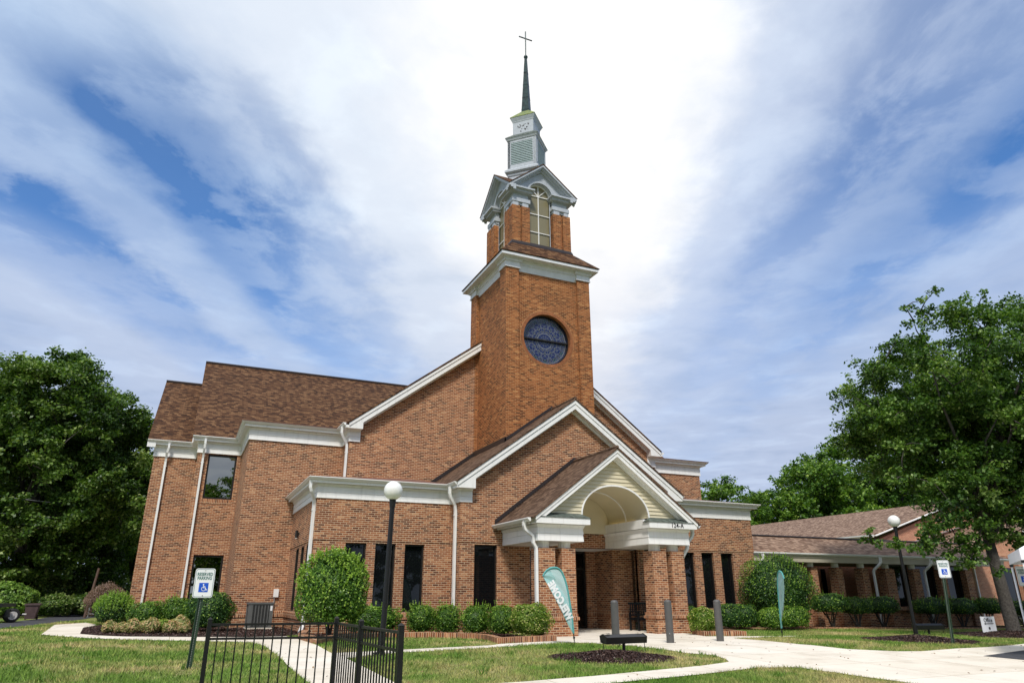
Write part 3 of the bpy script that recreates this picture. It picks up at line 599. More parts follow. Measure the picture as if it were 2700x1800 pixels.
# soldier sill courses
def band(path, z0=.46, z1=.66, o=.035): return [(0, z0), (o, z0), (o, z1-.02), (.0, z1)]
m = MB()
for pth in ([(-1.76, 36), (-1.76, 34.4), (0, 34.4), (0, 32.75), (.43, 32.75)], [(1.60, 32.75), (1.79, 32.75), (1.79, 29), (3.78, 29), (3.78, 23.6), (8.46, 23.6), (8.46, 22.77), (11.08, 22.77)],
            [(15.62, 22.77), (17.34, 22.77), (17.34, 23.6), (22.02, 23.6), (22.02, 26)], [(14.35, 24.5), (14.75, 24.5), (14.75, 23.24), (15.62, 23.24)]):
    m.sweep(pth, band(pth))
m.sweep([(.43, 32.75), (1.60, 32.75)], [(0, 4.9), (.02, 4.9), (.02, 5.09), (0, 5.09)])
P_(m, 'sill_course', 'soldier')
# tower
TX0, TX1, TY0, TY1 = 10.85, 14.95, 24.35, 28.4
m = MB()
for x0, x1 in ((TX0, 11.47), (14.33, TX1)):
    for y0, y1 in ((TY0, 24.97), (27.72, TY1)): m.box(x0, x1, y0, y1, 4.5, 14.42)
m.box(TX0+.14, TX0+.44, 24.97, 27.72, 4.5, 14.42); m.box(TX1-.4, TX1-.1, 24.97, 27.72, 4.5, 14.42); m.box(11.47, 14.33, TY1-.4, TY1-.1, 4.5, 14.42)
WX, WZ, WR = 12.85, 11.42, 1.12; q = 1.30; yf = 24.48
m.box(11.47, WX-q, yf, yf+.3, 4.5, 14.42); m.box(WX+q, 14.33, yf, yf+.3, 4.5, 14.42); m.box(WX-q, WX+q, yf, yf+.3, 4.5, WZ-q); m.box(WX-q, WX+q, yf, yf+.3, WZ+q, 14.42)
n = 48; vs = []; fs = []
for y in (yf, yf+.3):
    for i in range(n):
        t = 2*math.pi*i/n; c, s_ = math.cos(t), math.sin(t); k = q/max(abs(c), abs(s_)); vs += [(WX+c*k, y, WZ+s_*k), (WX+c*(WR+.15), y, WZ+s_*(WR+.15))]
for i in range(n):
    j = (i+1) % n; fs += [(2*i, 2*j, 2*j+1, 2*i+1), (2*n+2*i+1, 2*n+2*j+1, 2*n+2*j, 2*n+2*i)]
m.add(vs, fs); P_(m, 'tower_wall', 'brickT')
# ring of soldier bricks round the rose window, each brick its own face width
vs = []; fs = []; nb = 96; rb = MB(); rm = MB()
for i in range(nb):
    t0 = 2*math.pi*(i+.06)/nb; t1 = 2*math.pi*(i+.94)/nb
    pts = [(WX+math.cos(t)*r, yf-.012, WZ+math.sin(t)*r) for t, r in ((t0, WR), (t1, WR), (t1, WR+.145), (t0, WR+.145))]; rb.prism(pts, (0, .30, 0))
for i in range(n):
    t0 = 2*math.pi*i/n; t1 = 2*math.pi*(i+1)/n
    rm.prism([(WX+math.cos(t)*r, yf-.004, WZ+math.sin(t)*r) for t, r in ((t0, WR+.004), (t1, WR+.004), (t1, WR+.16), (t0, WR+.16))], (0, .28, 0))
P_(rb, 'window_ring', plain('ring_brick', (.27, .095, .032), .85, 0, .35, 6)); P_(rm, 'window_ring_mortar', plain('ring_mortar', (.42, .25, .12), .9, 0, .1, 6))
g = MB(); g.cyl((WX, yf+.26, WZ), (WX, yf+.30, WZ), WR, n=64); rose = P_(g, 'rose_window', 'stained', uvc=(WX, WZ))
g = MB()
for i in range(n):
    t0 = 2*math.pi*i/n; t1 = 2*math.pi*(i+1)/n
    g.prism([(WX+math.cos(t)*r, yf+.18, WZ+math.sin(t)*r) for t, r in ((t0, WR-.045), (t1, WR-.045), (t1, WR), (t0, WR))], (0, .08, 0))
g.box(WX-WR+.02, WX+WR-.02, yf+.16, yf+.25, WZ-.03, WZ+.03); P_(g, 'window_frame', 'frame', rose)
TC = (12.9, 26.38)
def sq(h): return [(TC[0]-h, TC[1]-h), (TC[0]+h, TC[1]-h), (TC[0]+h, TC[1]+h), (TC[0]-h, TC[1]+h)]
def ring(m, prof): m.sweep(sq(0), prof, True) if False else m.sweep(sq(1.0), [(o-1.0, z) for o, z in prof], True)
# tower cornice
m = MB(); ring(m, [(1.86, 14.34), (1.925, 14.34), (1.93, 14.40), (1.96, 14.62), (1.99, 14.64), (1.99, 14.74), (2.04, 14.78), (2.04, 14.88), (1.86, 14.88)])
for sx in (-1, 1):
    for sy in (-1, 1):
        cx0 = TC[0]+sx*2.05; cy0 = TC[1]+sy*2.03
        def pb(o, i, z0, z1): m.box(cx0+sx*o, cx0-sx*(.62+i), cy0+sy*o, cy0-sy*(.62+i), z0, z1)
        pb(.055, .055, 14.415, 14.46); pb(.03, .03, 14.46, 14.70); pb(.10, .10, 14.70, 14.78); pb(.13, .13, 14.78, 14.835)
ring(m, [(2.0, 14.84), (2.35, 14.84), (2.37, 14.84), (2.37, 15.0), (2.0, 15.0)]); P_(m, 'tower_cornice', plain('tower_trim_paint', (.66, .67, .68), .5, 0, .08, 4))
m = MB(); a_ = sq(2.42); b_ = sq(1.50)
for i in range(4):
    j = (i+1) % 4; m.slab([(*a_[i], 15.0), (*a_[j], 15.0), (*b_[j], 15.97), (*b_[i], 15.97)], .05)
P_(m, 'tower_skirt_roof', 'roof')
m = MB(); ring(m, [(1.45, 15.9), (1.56, 15.9), (1.56, 15.96), (1.49, 16.12), (1.45, 16.12)]); P_(m, 'roof_flashing', 'flash')
# belfry: one side, then turned round the tower's axis
H = 1.5
def rot4(mb):
    v0, f0 = list(mb.v), list(mb.f); o = MB()
    for k in range(4):
        c, s_ = math.cos(k*math.pi/2), math.sin(k*math.pi/2)
        o.add([(TC[0]+(x-TC[0])*c-(y-TC[1])*s_, TC[1]+(x-TC[0])*s_+(y-TC[1])*c, z) for x, y, z in v0], f0)
    return o
yF = TC[1]-H
m = MB()
m.box(11.4, 11.79, yF, yF+.39, 15.7, 17.91); m.box(11.89, 12.29, yF+.003, yF+.40, 15.7, 17.905); m.box(13.51, 13.91, yF+.003, yF+.40, 15.7, 17.905)
m.box(11.72, 12.0, yF+.1, yF+.45, 15.7, 17.88); m.box(13.8, 14.1, yF+.1, yF+.45, 15.7, 17.88)
P_(rot4(m), 'belfry_pier', 'brickT')
m = MB(); W0 = MB()
# pier caps, little blocks, slab, block, cornice of a corner cluster
for x0, x1 in ((11.45, 11.74), (11.94, 12.24), (13.56, 13.86)): m.box(x0, x1, yF+.05, yF+.30, 17.90, 18.15)
if True:
    def cb(o, ii, z0, z1):
        c = Vector((TC[0]-H, TC[1]-H)); L1 = .90+ii; T1 = .6+ii*.5
        pts = [(-o, -o), (L1, -o), (L1, T1), (T1, T1), (T1, L1), (-o, L1)]
        m.prism([(c.x+p, c.y+q_, z0) for p, q_ in pts], (0, 0, z1-z0))
    cb(-.10, -.02, 18.02, 18.14); cb(-.02, .03, 18.14, 18.33); cb(-.11, -.03, 18.33, 18.62); cb(.10, .10, 18.62, 18.70); cb(.14, .14, 18.70, 18.74); cb(.23, .16, 18.74, 18.82)
# pediment plate with arch
def zp(x): return 18.84+(20.28-18.84)/1.76*(1.76-abs(x-TC[0]))
ax, az, aw, ah = 12.87, 18.80, .60, .60
n = 20; arc = [(ax+aw*math.cos(math.pi*i/n), az+ah*math.sin(math.pi*i/n)) for i in range(n+1)]
for i in range(n):
    (xa, za), (xb, zb) = arc[i], arc[i+1]
    m.prism([(xa, yF+.08, za), (xa, yF+.08, zp(xa)-.1), (xb, yF+.08, zp(xb)-.1), (xb, yF+.08, zb)], (0, .36, 0))
for s_ in (-1, 1):
    xo = TC[0]+s_*1.42; xi = ax+s_*aw
    m.prism([(xi, yF+.08, 18.7), (xi, yF+.08, zp(xi)-.1), (xo, yF+.08, zp(xo)-.1), (xo, yF+.08, 18.7)], (0, .3, 0))
    m.box(xi, xi-s_*.035, yF+.25, yF+.40, 15.9, 18.8)
for i in range(n):                                            # archivolt
    for r0, r1, dz in ((aw-.0, aw+.09, .05),):
        t0 = math.pi*i/n; t1 = math.pi*(i+1)/n
        m.prism([(ax+math.cos(t)*r, yF+.08-dz, az+math.sin(t)*r) for t, r in ((t0, r0), (t1, r0), (t1, r1), (t0, r1))], (0, dz+.02, 0))
# rakes: two stepped boards
for s_ in (-1, 1):
    for (t0, t1, y0, y1) in ((0, .13, -.25, .08), (.13, .20, -.17, .08), (.20, .27, -.05, .08)):
        xe = TC[0]+s_*(1.76); 
        m.prism([(xe, yF+y0, zp(xe)-t0), (TC[0], yF+y0, zp(TC[0])-t0), (TC[0], yF+y0, zp(TC[0])-t1), (xe, yF+y0, zp(xe)-t1)], (0, y1-y0, 0))
P_(rot4(m), 'belfry_cornice', 'grey')
m = MB()
for s_ in (-1, 1):
    xe = TC[0]+s_*1.80
    m.slab([(xe, yF-.28, zp(xe)+.03), (TC[0], yF-.28, 20.31), (TC[0], TC[1], 20.31)], .035)
P_(rot4(m), 'belfry_roof', 'roof')
m = MB(); m.prism([(ax-aw, yF+.32, 15.9)]+[(ax+aw, yF+.32, 15.9)]+[(x, yF+.32, z) for x, z in arc], (0, .05, 0)); bg_ = P_(rot4(m), 'belfry_window', 'tanglass')
m = MB(); yb = yF+.27
for x in (ax-aw+.0, ax-.018, ax+aw-.035): m.box(x, x+.035, yb, yb+.05, 15.9, 18.8 if x != ax-.018 else 19.38)
for z in (16.86, 17.80, 18.78): m.box(ax-aw, ax+aw, yb+.002, yb+.048, z, z+.035)
for t in (45, 135): m.bar((ax, yb+.025, 18.8), (ax+math.cos(R(t))*.58, yb+.025, 18.8+math.sin(R(t))*.58), .03, .046, (0, 1, 0))
for i in range(n):
    t0 = math.pi*i/n; t1 = math.pi*(i+1)/n
    m.prism([(ax+math.cos(t)*r, yb, az+math.sin(t)*r) for t, r in ((t0, aw-.04), (t1, aw-.04), (t1, aw), (t0, aw))], (0, .05, 0))
P_(rot4(m), 'window_frame', 'white', bg_)
# steeple, turned 45 degrees
def dia(r): return [(TC[0], TC[1]-r), (TC[0]+r, TC[1]), (TC[0], TC[1]+r), (TC[0]-r, TC[1])]
def stack(m, prof):
    P = []; fs = []
    for r, z in prof: P += [(x, y, z) for x, y in dia(r)]
    for i in range(len(prof)-1):
        for k in range(4): fs.append((i*4+k, i*4+(k+1) % 4, (i+1)*4+(k+1) % 4, (i+1)*4+k))
    fs += [(3, 2, 1, 0), tuple(range(len(prof)*4-4, len(prof)*4))]; return m.add(P, fs)
m = MB(); stack(m, [(1.0, 19.3), (1.0, 20.32), (1.06, 20.38), (1.09, 20.48), (1.15, 20.50), (1.19, 20.54), (1.22, 20.56), (1.22, 20.66), (1.19, 20.68), (1.06, 20.79), (1.0, 20.79)])
# corner posts and rails of the louvre stage
L_ = 1.055*math.sqrt(2)
def face(k, u, v, z):   # k-th diagonal face; u along, v outward
    a = dia(1.055)[k]; b = dia(1.055)[(k+1) % 4]; d = Vector((b[0]-a[0], b[1]-a[1])).normalized(); nn = Vector((d.y, -d.x)); p = Vector(a)+d*u+nn*v; return (p.x, p.y, z)
def fbox(m, k, u0, u1, v0, v1, z0, z1):
    m.add([face(k, u0, v0, z0), face(k, u1, v0, z0), face(k, u1, v1, z0), face(k, u0, v1, z0), face(k, u0, v0, z1), face(k, u1, v0, z1), face(k, u1, v1, z1), face(k, u0, v1, z1)],
          [(0, 3, 2, 1), (4, 5, 6, 7), (0, 1, 5, 4), (1, 2, 6, 5), (2, 3, 7, 6), (3, 0, 4, 7)])
for k in range(4):
    fbox(m, k, 0, .14, -.14, 0, 20.8, 22.42); fbox(m, k, L_-.14, L_, -.14, 0, 20.8, 22.42); fbox(m, k, .14, L_-.14, -.14, -.004, 22.28, 22.42); fbox(m, k, .14, L_-.14, -.14, -.004, 20.8, 20.98)
    fbox(m, k, .14, .18, -.1, .012, 20.98, 22.28); fbox(m, k, L_-.18, L_-.14, -.1, .012, 20.98, 22.28)
stack(m, [(1.0, 22.40), (1.10, 22.42), (1.12, 22.46), (1.15, 22.50), (1.19, 22.54), (1.0, 22.56)])
stack(m, [(.76, 22.6), (.77, 23.58), (.80, 23.62), (.81, 23.66), (.90, 23.80), (.92, 23.85), (.7, 23.87)])
steeple = P_(m, 'steeple', 'grey')
m = MB(); stack(m, [(.93, 20.8), (.93, 22.4)]); P_(m, 'louvre_backing', 'flash', steeple)
m = MB()
for k in range(4):
    for i in range(13):
        z = 21.0+i*.099
        m.add([face(k, .18, -.09, z+.03), face(k, L_-.18, -.09, z+.03), face(k, L_-.18, .0, z), face(k, .18, .0, z), face(k, .18, -.09, z+.09), face(k, L_-.18, -.09, z+.09), face(k, L_-.18, .0, z+.056), face(k, .18, .0, z+.056)],
              [(0, 3, 2, 1), (4, 5, 6, 7), (0, 1, 5, 4), (1, 2, 6, 5), (2, 3, 7, 6), (3, 0, 4, 7)])
P_(m, 'louvre_slats', plain('green_grey_paint', (.30, .38, .38), .6, 0, .12, 6), steeple)
m = MB(); stack(m, [(1.20, 22.54), (1.20, 22.57), (.78, 22.88), (.74, 22.88)]); P_(m, 'copper_skirt', 'copper', steeple)
m = MB(); stack(m, [(.94, 23.85), (.94, 23.88), (.27, 24.48), (.2, 24.48)]); P_(m, 'copper_cap', 'moss', steeple)
m = MB(); prs = []
zz = [24.42, 24.60, 25.37, 26.21, 27.03, 28.03]
for i in range(5):
    ra = .285-(zz[i]-24.42)/3.6*.205; rb_ = .285-(zz[i+1]-24.42)/3.6*.205
    stack(m, [(ra, zz[i]), (rb_, zz[i+1]-.03), (rb_+.012, zz[i+1]-.03), (rb_+.012, zz[i+1])])
m.sphere((TC[0], TC[1], 28.09), .11, 14, 8); P_(m, 'spire', 'spire', steeple)
m = MB(); m.cyl((TC[0], TC[1], 28.1), (TC[0], TC[1], 29.82), .032, n=10); m.cyl((TC[0]-.385, TC[1], 29.34), (TC[0]+.385, TC[1], 29.34), .034, n=10); P_(m, 'cross', 'spire')
# chipped paint on the upper box of the steeple
m = MB(); rr_ = random.Random(3)
for i in range(26):
    u0 = .25+rr_.random()*.62; z0 = 23.0+rr_.random()*.42; s1 = .008+rr_.random()*.025
    a, b = dia(.775)[3], dia(.775)[0]; d = Vector((b[0]-a[0], b[1]-a[1])).normalized(); nn = Vector((d.y, -d.x)); 
    pts = [(*(Vector(a)+d*(u0+math.cos(t)*s1)+nn*.004), z0+math.sin(t)*s1*1.4) for t in (0, 1.1, 2.3, 3.3, 4.4, 5.4)]
    m.prism(pts, (-nn.x*.006, -nn.y*.006, 0))
P_(m, 'chipped_paint', 'flash', steeple)

# cornices
def cornice(name, frieze, eave, zc, k=1.0, roofh=True, ext=0):
    m = MB()
    m.sweep(frieze, [(0, zc), (.05, zc), (.035, zc+.19*k), (0, zc+.19*k)])
    m.sweep(frieze, [(0, zc+.192*k), (.052, zc+.196*k), (.036, zc+.372*k), (0, zc+.372*k)])
    m.sweep(frieze, [(0, zc+.374*k), (.05, zc+.374*k), (.075, zc+.41*k), (.10, zc+.45*k), (0, zc+.455*k)])
    m.sweep(eave, [(-.02, zc+.46*k), (.26, zc+.46*k), (.26, zc+.56*k), (-.02, zc+.56*k)])
    c = P_(m, name, 'white')
    g = MB(); g.sweep(eave, [(.262, zc+.54*k), (.30, zc+.54*k), (.335, zc+.57*k), (.355, zc+.60*k), (.385, zc+.615*k), (.385, zc+.64*k), (.262, zc+.64*k)]); P_(g, 'gutter', 'gut')
    return c
fwl = [(3.78, 29), (3.78, 23.6), (8.46, 23.6), (8.46, 22.77), (8.87, 22.77)]; ewl = [(3.78, 28.97), (3.78, 23.6), (8.46, 23.6), (8.46, 22.425)]
cornice('cornice', fwl, ewl, 4.21); cornice('cornice', mir(fwl), mir(ewl), 4.21)
ft = [(0, 34.4), (0, 32.75), (1.79, 32.75), (1.79, 29), (5.49, 29), (5.49, 27.77), (5.9, 27.77)]; et = [(-.0, 34.4), (0, 32.75), (1.79, 32.75), (1.79, 29), (5.49, 29), (5.49, 27.425)]
et2 = [(-.3, 32.75), (1.79, 32.75), (1.79, 29), (5.49, 29), (5.49, 27.425)]
cornice('cornice', ft, et2, 7.03, 1.06)
cornice('cornice', mir([(1.79, 33), (1.79, 29), (5.49, 29), (5.49, 27.77), (5.9, 27.77)]), mir([(1.79, 33), (1.79, 29), (5.49, 29), (5.49, 27.425)]), 7.03, 1.06)
cornice('cornice', [(-1.76, 34.9), (-1.76, 34.4), (0, 34.4)], [(-2.1, 34.4), (0.02, 34.4)], 7.03, 1.06)
m = MB(); m.box(-.28, 0, 32.5, 40, 7.50, 7.56); m.prism([(-.3, 32.45, 7.62), (-.3, 40, 13.2), (-.3, 40, 12.9), (-.3, 32.45, 7.4)], (.04, 0, 0))
m.prism([(-2.1, 34.1, 7.62), (-2.1, 40.3, 11.95), (-2.1, 40.3, 11.7), (-2.1, 34.1, 7.38)], (.34, 0, 0)); P_(m, 'soffit', 'white')
# rakes
def rake(xe, ze, s, w_, y0, y1, xcut, zb, nm='rake_board', mat='white', sides=(-1, 1), cx=CX):
    m = MB()
    for sg in sides:
        f = lambda x: cx+(x-cx)*(-sg)
        za = ze+s*(cx-xe); zq = ze+s*(xcut-xe)
        pts = [(f(xe), ze), (f(cx), za), (f(cx), za-w_), (f(xcut), zq-w_), (f(xcut), zb), (f(xe), zb)]
        m.prism([(x, y0, z) for x, z in pts], (0, .05, 0))
        # upper board proud of the lower, and a sloping soffit behind
        m.prism([(f(xe), y0-.03, ze+.005), (f(cx), y0-.03, za+.005), (f(cx), y0-.03, za-.13), (f(xe), y0-.03, ze-.13)], (0, .03, 0))
        m.prism([(f(xcut), y0+.05, zq-w_+.02), (f(cx), y0+.05, za-w_+.02), (f(cx), y0+.05, za-w_+.05), (f(xcut), y0+.05, zq-w_+.05)], (0, y1-y0-.05, 0))
        m.prism([(f(xcut), y1-.06, zq-w_+.02), (f(cx), y1-.06, za-w_+.02), (f(cx), y1-.06, za-w_-.07), (f(xcut), y1-.06, zq-w_-.07)], (0, .06, 0))
        m.prism([(f(xe), y0+.05, zb), (f(xcut), y0+.05, zb), (f(xcut), y0+.05, zb+.03), (f(xe), y0+.05, zb+.03)], (0, y1-y0-.05, 0))
        m.prism([(f(xcut)-.0, y0+.05, zb+.03), (f(xcut)-.0, y0+.05, zq-w_+.03), (f(xcut)+(.03 if sg < 0 else -.03)*-1, y0+.05, zq-w_+.03), (f(xcut)+(.03 if sg < 0 else -.03)*-1, y0+.05, zb+.03)], (0, y1-y0-.05, 0))
    return P_(m, nm, mat)
rake(8.19, 4.84, .716, .33, 22.40, 22.75, 8.86, 4.65); rake(5.35, 7.70, .753, .35, 27.40, 27.77, 5.91, 7.50)
# roofs
def gable_roof(xe, ze, s, y0, y1, mat='roof', th=.05, cx=CX, nm='roof'):
    m = MB(); zr = ze+s*(cx-xe)
    for sg in (-1, 1):
        x = cx+sg*(cx-xe); m.slab([(x, y0, ze), (x, y1, ze), (cx, y1, zr), (cx, y0, zr)], th)
    m.tube([(cx, y0, zr+.015), (cx, y1, zr+.015)], .06, 6)
    return P_(m, nm, mat)
gable_roof(8.13, 4.86+.02, .716, 22.34, 27.8, 'roof3'); gable_roof(5.29, 7.74, .753, 27.34, 36.5)
m = MB(); zr = 13.28
m.slab([(-.31, 32.38, 7.72), (14, 32.38, 7.72), (14, 40, zr), (-.31, 40, zr)], .06); m.slab([(-.31, 47.6, 7.72), (14, 47.6, 7.72), (14, 40, zr), (-.31, 40, zr)], .06)
m.slab([(-2.10, 34.05, 7.72), (-.0, 34.05, 7.72), (-.0, 40.3, 12.05), (-2.10, 40.3, 12.05)], .06); m.slab([(-2.10, 46.5, 7.72), (0, 46.5, 7.72), (0, 40.3, 12.05), (-2.10, 40.3, 12.05)], .06)
m.slab([(14, 32.6, 7.7), (25.9, 32.6, 7.7), (25.9, 40, 13.3), (14, 40, 13.3)], .06); m.slab([(14, 47.4, 7.7), (25.9, 47.4, 7.7), (25.9, 40, 13.3), (14, 40, 13.3)], .06)
P_(m, 'roof', 'roof')
m = MB(); m.tube([(-.31, 40, zr+.03), (12, 40, zr+.03)], .08, 6); m.tube([(-2.10, 40.3, 12.08), (0, 40.3, 12.08)], .08, 6); P_(m, 'ridge_cap', plain('dark_ridge', (.03, .02, .018), .9))
m = MB()
def lowroof(f):
    z0, dz = 4.85, .18
    m.slab([f(3.42, 23.22, z0), f(8.4, 23.22, z0), f(8.4, 27.75, z0+dz*4.5), f(7.95, 27.75, z0+dz*4.5)], .03); m.slab([f(3.42, 23.22, z0), f(7.95, 27.75, z0+dz*4.5), f(3.42, 29, z0)], .03)
lowroof(lambda x, y, z: (x, y, z)); lowroof(lambda x, y, z: (2*CX-x, y, z))
for f in (lambda x, y, z: (x, y, z), lambda x, y, z: (2*CX-x, y, z)):
    z0 = 7.72; m.slab([f(1.40, 28.60, z0), f(5.5, 28.60, z0), f(5.5, 32.8, z0+.75), f(5.6, 32.8, z0+.75)], .03); m.slab([f(1.40, 28.60, z0), f(5.6, 32.8, z0+.75), f(1.40, 32.8, z0)], .03)
P_(m, 'low_roof', 'metalroof')
# flashings where roofs meet walls
for sg in (-1, 1):
    m = MB()
    f = lambda x: CX+sg*(CX-x)
    zz_ = lambda x: 4.90+.716*(x-8.13)
    m.prism([(f(8.3), 27.71, zz_(8.3)), (f(10.85), 27.71, zz_(10.85)), (f(10.85), 27.71, zz_(10.85)+.16), (f(8.3), 27.71, zz_(8.3)+.16)], (0, .05, 0))
    m.prism([(f(10.80), 24.30, zz_(10.80)), (f(12.9), 24.30, zz_(12.9)), (f(12.9), 24.30, zz_(12.9)+.13), (f(10.80), 24.30, zz_(10.80)+.13)], (0, .045, 0))
    x1_ = f(10.80); x2_ = f(10.845); m.box(min(x1_, x2_), max(x1_, x2_), 24.30, 27.7, zz_(10.85)-.05, zz_(10.85)+.15)
    m.build('roof_flashing', 'flash', church)
# ---- porch
PX = 12.95; PS = .75
def zpp(x): return 3.52+PS*(3.13-abs(x-PX))
m = MB()
def beam(x0, x1, inner):
    y0 = 20.03
    pth = [(x0, 22.75), (x0, y0), (x1, y0), (x1, 22.75)] if True else None
    m.box(x0+.02, x1-.02, y0+.02, 22.75, 2.802, 3.52)
    m.sweep(pth, [(-.02, 2.80), (.035, 2.80), (.02, 3.02), (-.02, 3.02)]); m.sweep(pth, [(-.02, 3.022), (.035, 3.026), (.02, 3.20), (-.02, 3.20)]); m.sweep(pth, [(-.02, 3.202), (.03, 3.202), (.08, 3.30), (-.02, 3.31)])
beam(10.05, 11.63, 1); beam(14.20, 15.83, -1)
for x0, x1 in ((9.86, 11.79), (14.08, 16.05)): m.box(x0, x1, 19.76, 20.2, 3.31, 3.50)
m.box(9.80, 10.05, 20.2, 22.75, 3.32, 3.50); m.box(15.85, 16.10, 20.2, 22.75, 3.32, 3.50)
m.box(11.60, 11.70, 20.2, 22.75, 3.32, 3.62); m.box(14.13, 14.23, 20.2, 22.75, 3.32, 3.62)
P_(m, 'porch_entablature', 'white')
# siding boards of the porch gable, with the arched opening cut out
AX, AZ, AW, AH = 12.98, 3.66, 1.29, .98
m = MB(); z = 3.64; bh = .128
def arc_x(zq): 
    t = (zq-AZ)/AH; return AW*math.sqrt(max(0, 1-t*t)) if t < 1 else 0
while z < 5.75:
    z1 = min(z+bh, 5.78); hw0 = (3.13-(z-3.52)/PS)-.1; hw1 = (3.13-(z1-3.52)/PS)-.1
    if hw0 <= 0.02: break
    hw1 = max(hw1, 0.0); i0, i1 = arc_x(z), arc_x(z1)
    def brd(xa0, xb0, xa1, xb1):
        if xb0-xa0 < .01: return
        m.add([(xa0, 20.065, z), (xb0, 20.065, z), (xb1, 20.098, z1), (xa1, 20.098, z1), (xa0, 20.13, z), (xb0, 20.13, z), (xb1, 20.13, z1), (xa1, 20.13, z1)],
              [(0, 1, 2, 3), (7, 6, 5, 4), (0, 4, 5, 1), (1, 5, 6, 2), (2, 6, 7, 3), (3, 7, 4, 0)])
    if i0 > 0 or i1 > 0:
        brd(PX-hw0, AX-i0, PX-hw1, AX-i1 if i1 > 0 else AX); brd(AX+i0, PX+hw0, AX+i1 if i1 > 0 else AX, PX+hw1)
    else: brd(PX-hw0, PX+hw0, PX-hw1, PX+hw1)
    z = z1
P_(m, 'porch_siding', 'cream')
m = MB(); n = 28
for i in range(n):
    t0, t1 = math.pi*i/n, math.pi*(i+1)/n; p = lambda t, k: (AX+math.cos(t)*(AW+k), AZ+math.sin(t)*(AH+k))
    a, b, c, d = p(t0, 0), p(t1, 0), p(t1, .05), p(t0, .05)
    m.prism([(a[0], 20.05, a[1]), (b[0], 20.05, b[1]), (c[0], 20.05, c[1]), (d[0], 20.05, d[1])], (0, .05, 0))
P_(m, 'arch_trim', 'white')
m = MB()
for i in range(n):
    t0, t1 = math.pi*i/n, math.pi*(i+1)/n; p = lambda t, k: (AX+math.cos(t)*(AW+k), AZ+math.sin(t)*(AH+k))
    a, b, c, d = p(t0, -.02), p(t1, -.02), p(t1, 0), p(t0, 0); m.prism([(a[0], 21.4, a[1]), (b[0], 21.4, b[1]), (c[0], 21.4, c[1]), (d[0], 21.4, d[1])], (0, .06, 0))
m.build('vault_rib', 'white', church)
m = MB(); n2_ = 44
for i in range(n2_):       # narrow soffit boards of the barrel vault, lapped
    t0, t1 = math.pi*i/n2_, math.pi*(i+1)/n2_; p = lambda t, k: (AX+math.cos(t)*(AW+k), AZ+math.sin(t)*(AH+k))
    a, b, c, d = p(t0, .0), p(t1, .012), p(t1, .05), p(t0, .05); m.prism([(a[0], 20.1, a[1]), (b[0], 20.1, b[1]), (c[0], 20.1, c[1]), (d[0], 20.1, d[1])], (0, 2.64, 0))
P_(m, 'barrel_vault', 'cream')
m = MB(); m.box(11.70, 11.73, 20.9, 22.5, 3.60, 3.625); m.box(14.24, 14.27, 20.9, 22.5, 3.60, 3.625); P_(m, 'cove_lamp', 'cove')
m = MB(); m.prism([(AX-AW, 22.62, 3.30), (AX+AW, 22.62, 3.30)]+[(AX+AW*math.cos(math.pi*i/20), 22.62, AZ+AH*math.sin(math.pi*i/20)) for i in range(21)], (0, .04, 0)); P_(m, 'vault_end_panel', 'cream')
# copper pent roofs over the returns
m = MB()
for xa, xb, ia, ib in ((9.86, 11.83, 10.25, 11.60), (14.04, 16.07, 14.32, 15.7)):
    z0 = 3.505; z1 = 3.68
    m.add([(xa, 19.73, z0), (xb, 19.73, z0), (xb, 20.12, z0), (xa, 20.12, z0), (ia, 20.08, z1), (ib, 20.08, z1), (ib, 20.12, z1), (ia, 20.12, z1)], [(0, 3, 2, 1), (4, 5, 6, 7), (0, 1, 5, 4), (1, 2, 6, 5), (2, 3, 7, 6), (3, 0, 4, 7)])
P_(m, 'copper_pent_roof', 'copper')
rake(PX-3.13, 3.52, PS, .27, 19.76, 20.07, PX-2.75, 3.52, cx=PX)
gable_roof(PX-3.25, 3.47, PS, 19.70, 22.76, 'roof3', cx=PX)
m = MB()
for sg in (-1, 1):
    f = lambda x: PX+sg*(PX-x); zf = lambda x: 3.50+PS*(x-(PX-3.25))
    m.prism([(f(9.72), 22.69, zf(9.72)), (f(PX), 22.69, zf(PX)), (f(PX), 22.69, zf(PX)+.14), (f(9.72), 22.69, zf(9.72)+.14)], (0, .05, 0))
P_(m, 'roof_flashing', 'flash')
g = MB(); gp = [(-.0, 3.36), (.04, 3.36), (.08, 3.40), (.12, 3.44), (.12, 3.47), (0, 3.47)]
g.sweep([(9.72, 22.74), (9.72, 19.86)], gp); g.sweep([(16.18, 19.86), (16.18, 22.74)], gp); P_(g, 'gutter', 'gut')
# porch piers
PIL = [((10.12, 10.70), (10.93, 11.43)), ((14.40, 14.96), (15.17, 15.70))]
for xs in PIL:
    m = MB(); xa, xb = xs[0][0], xs[1][1]
    for x0, x1 in xs: m.box(x0, x1, 20.16, 20.72, .62, 2.60)
    m.box(xs[0][1]-.02, xs[1][0]+.02, 20.30, 20.60, .62, .95)
    m.box(xa-.02, xb-.01, 20.12, 20.76, 0, .47); pier = P_(m, 'porch_pier', 'brick')
    m = MB(); m.box(xa-.065, xb+.035, 20.075, 20.80, .47, .56); m.box(xa-.03, xb+.0, 20.11, 20.77, .56, .655); P_(m, 'corbel_course', 'soldier', pier)
    m = MB()
    for x0, x1 in xs: m.cyl(((x0+x1)/2, 20.44, 2.58), ((x0+x1)/2, 20.44, 2.81), .20, n=20)
    P_(m, 'pier_cap', 'white', pier)
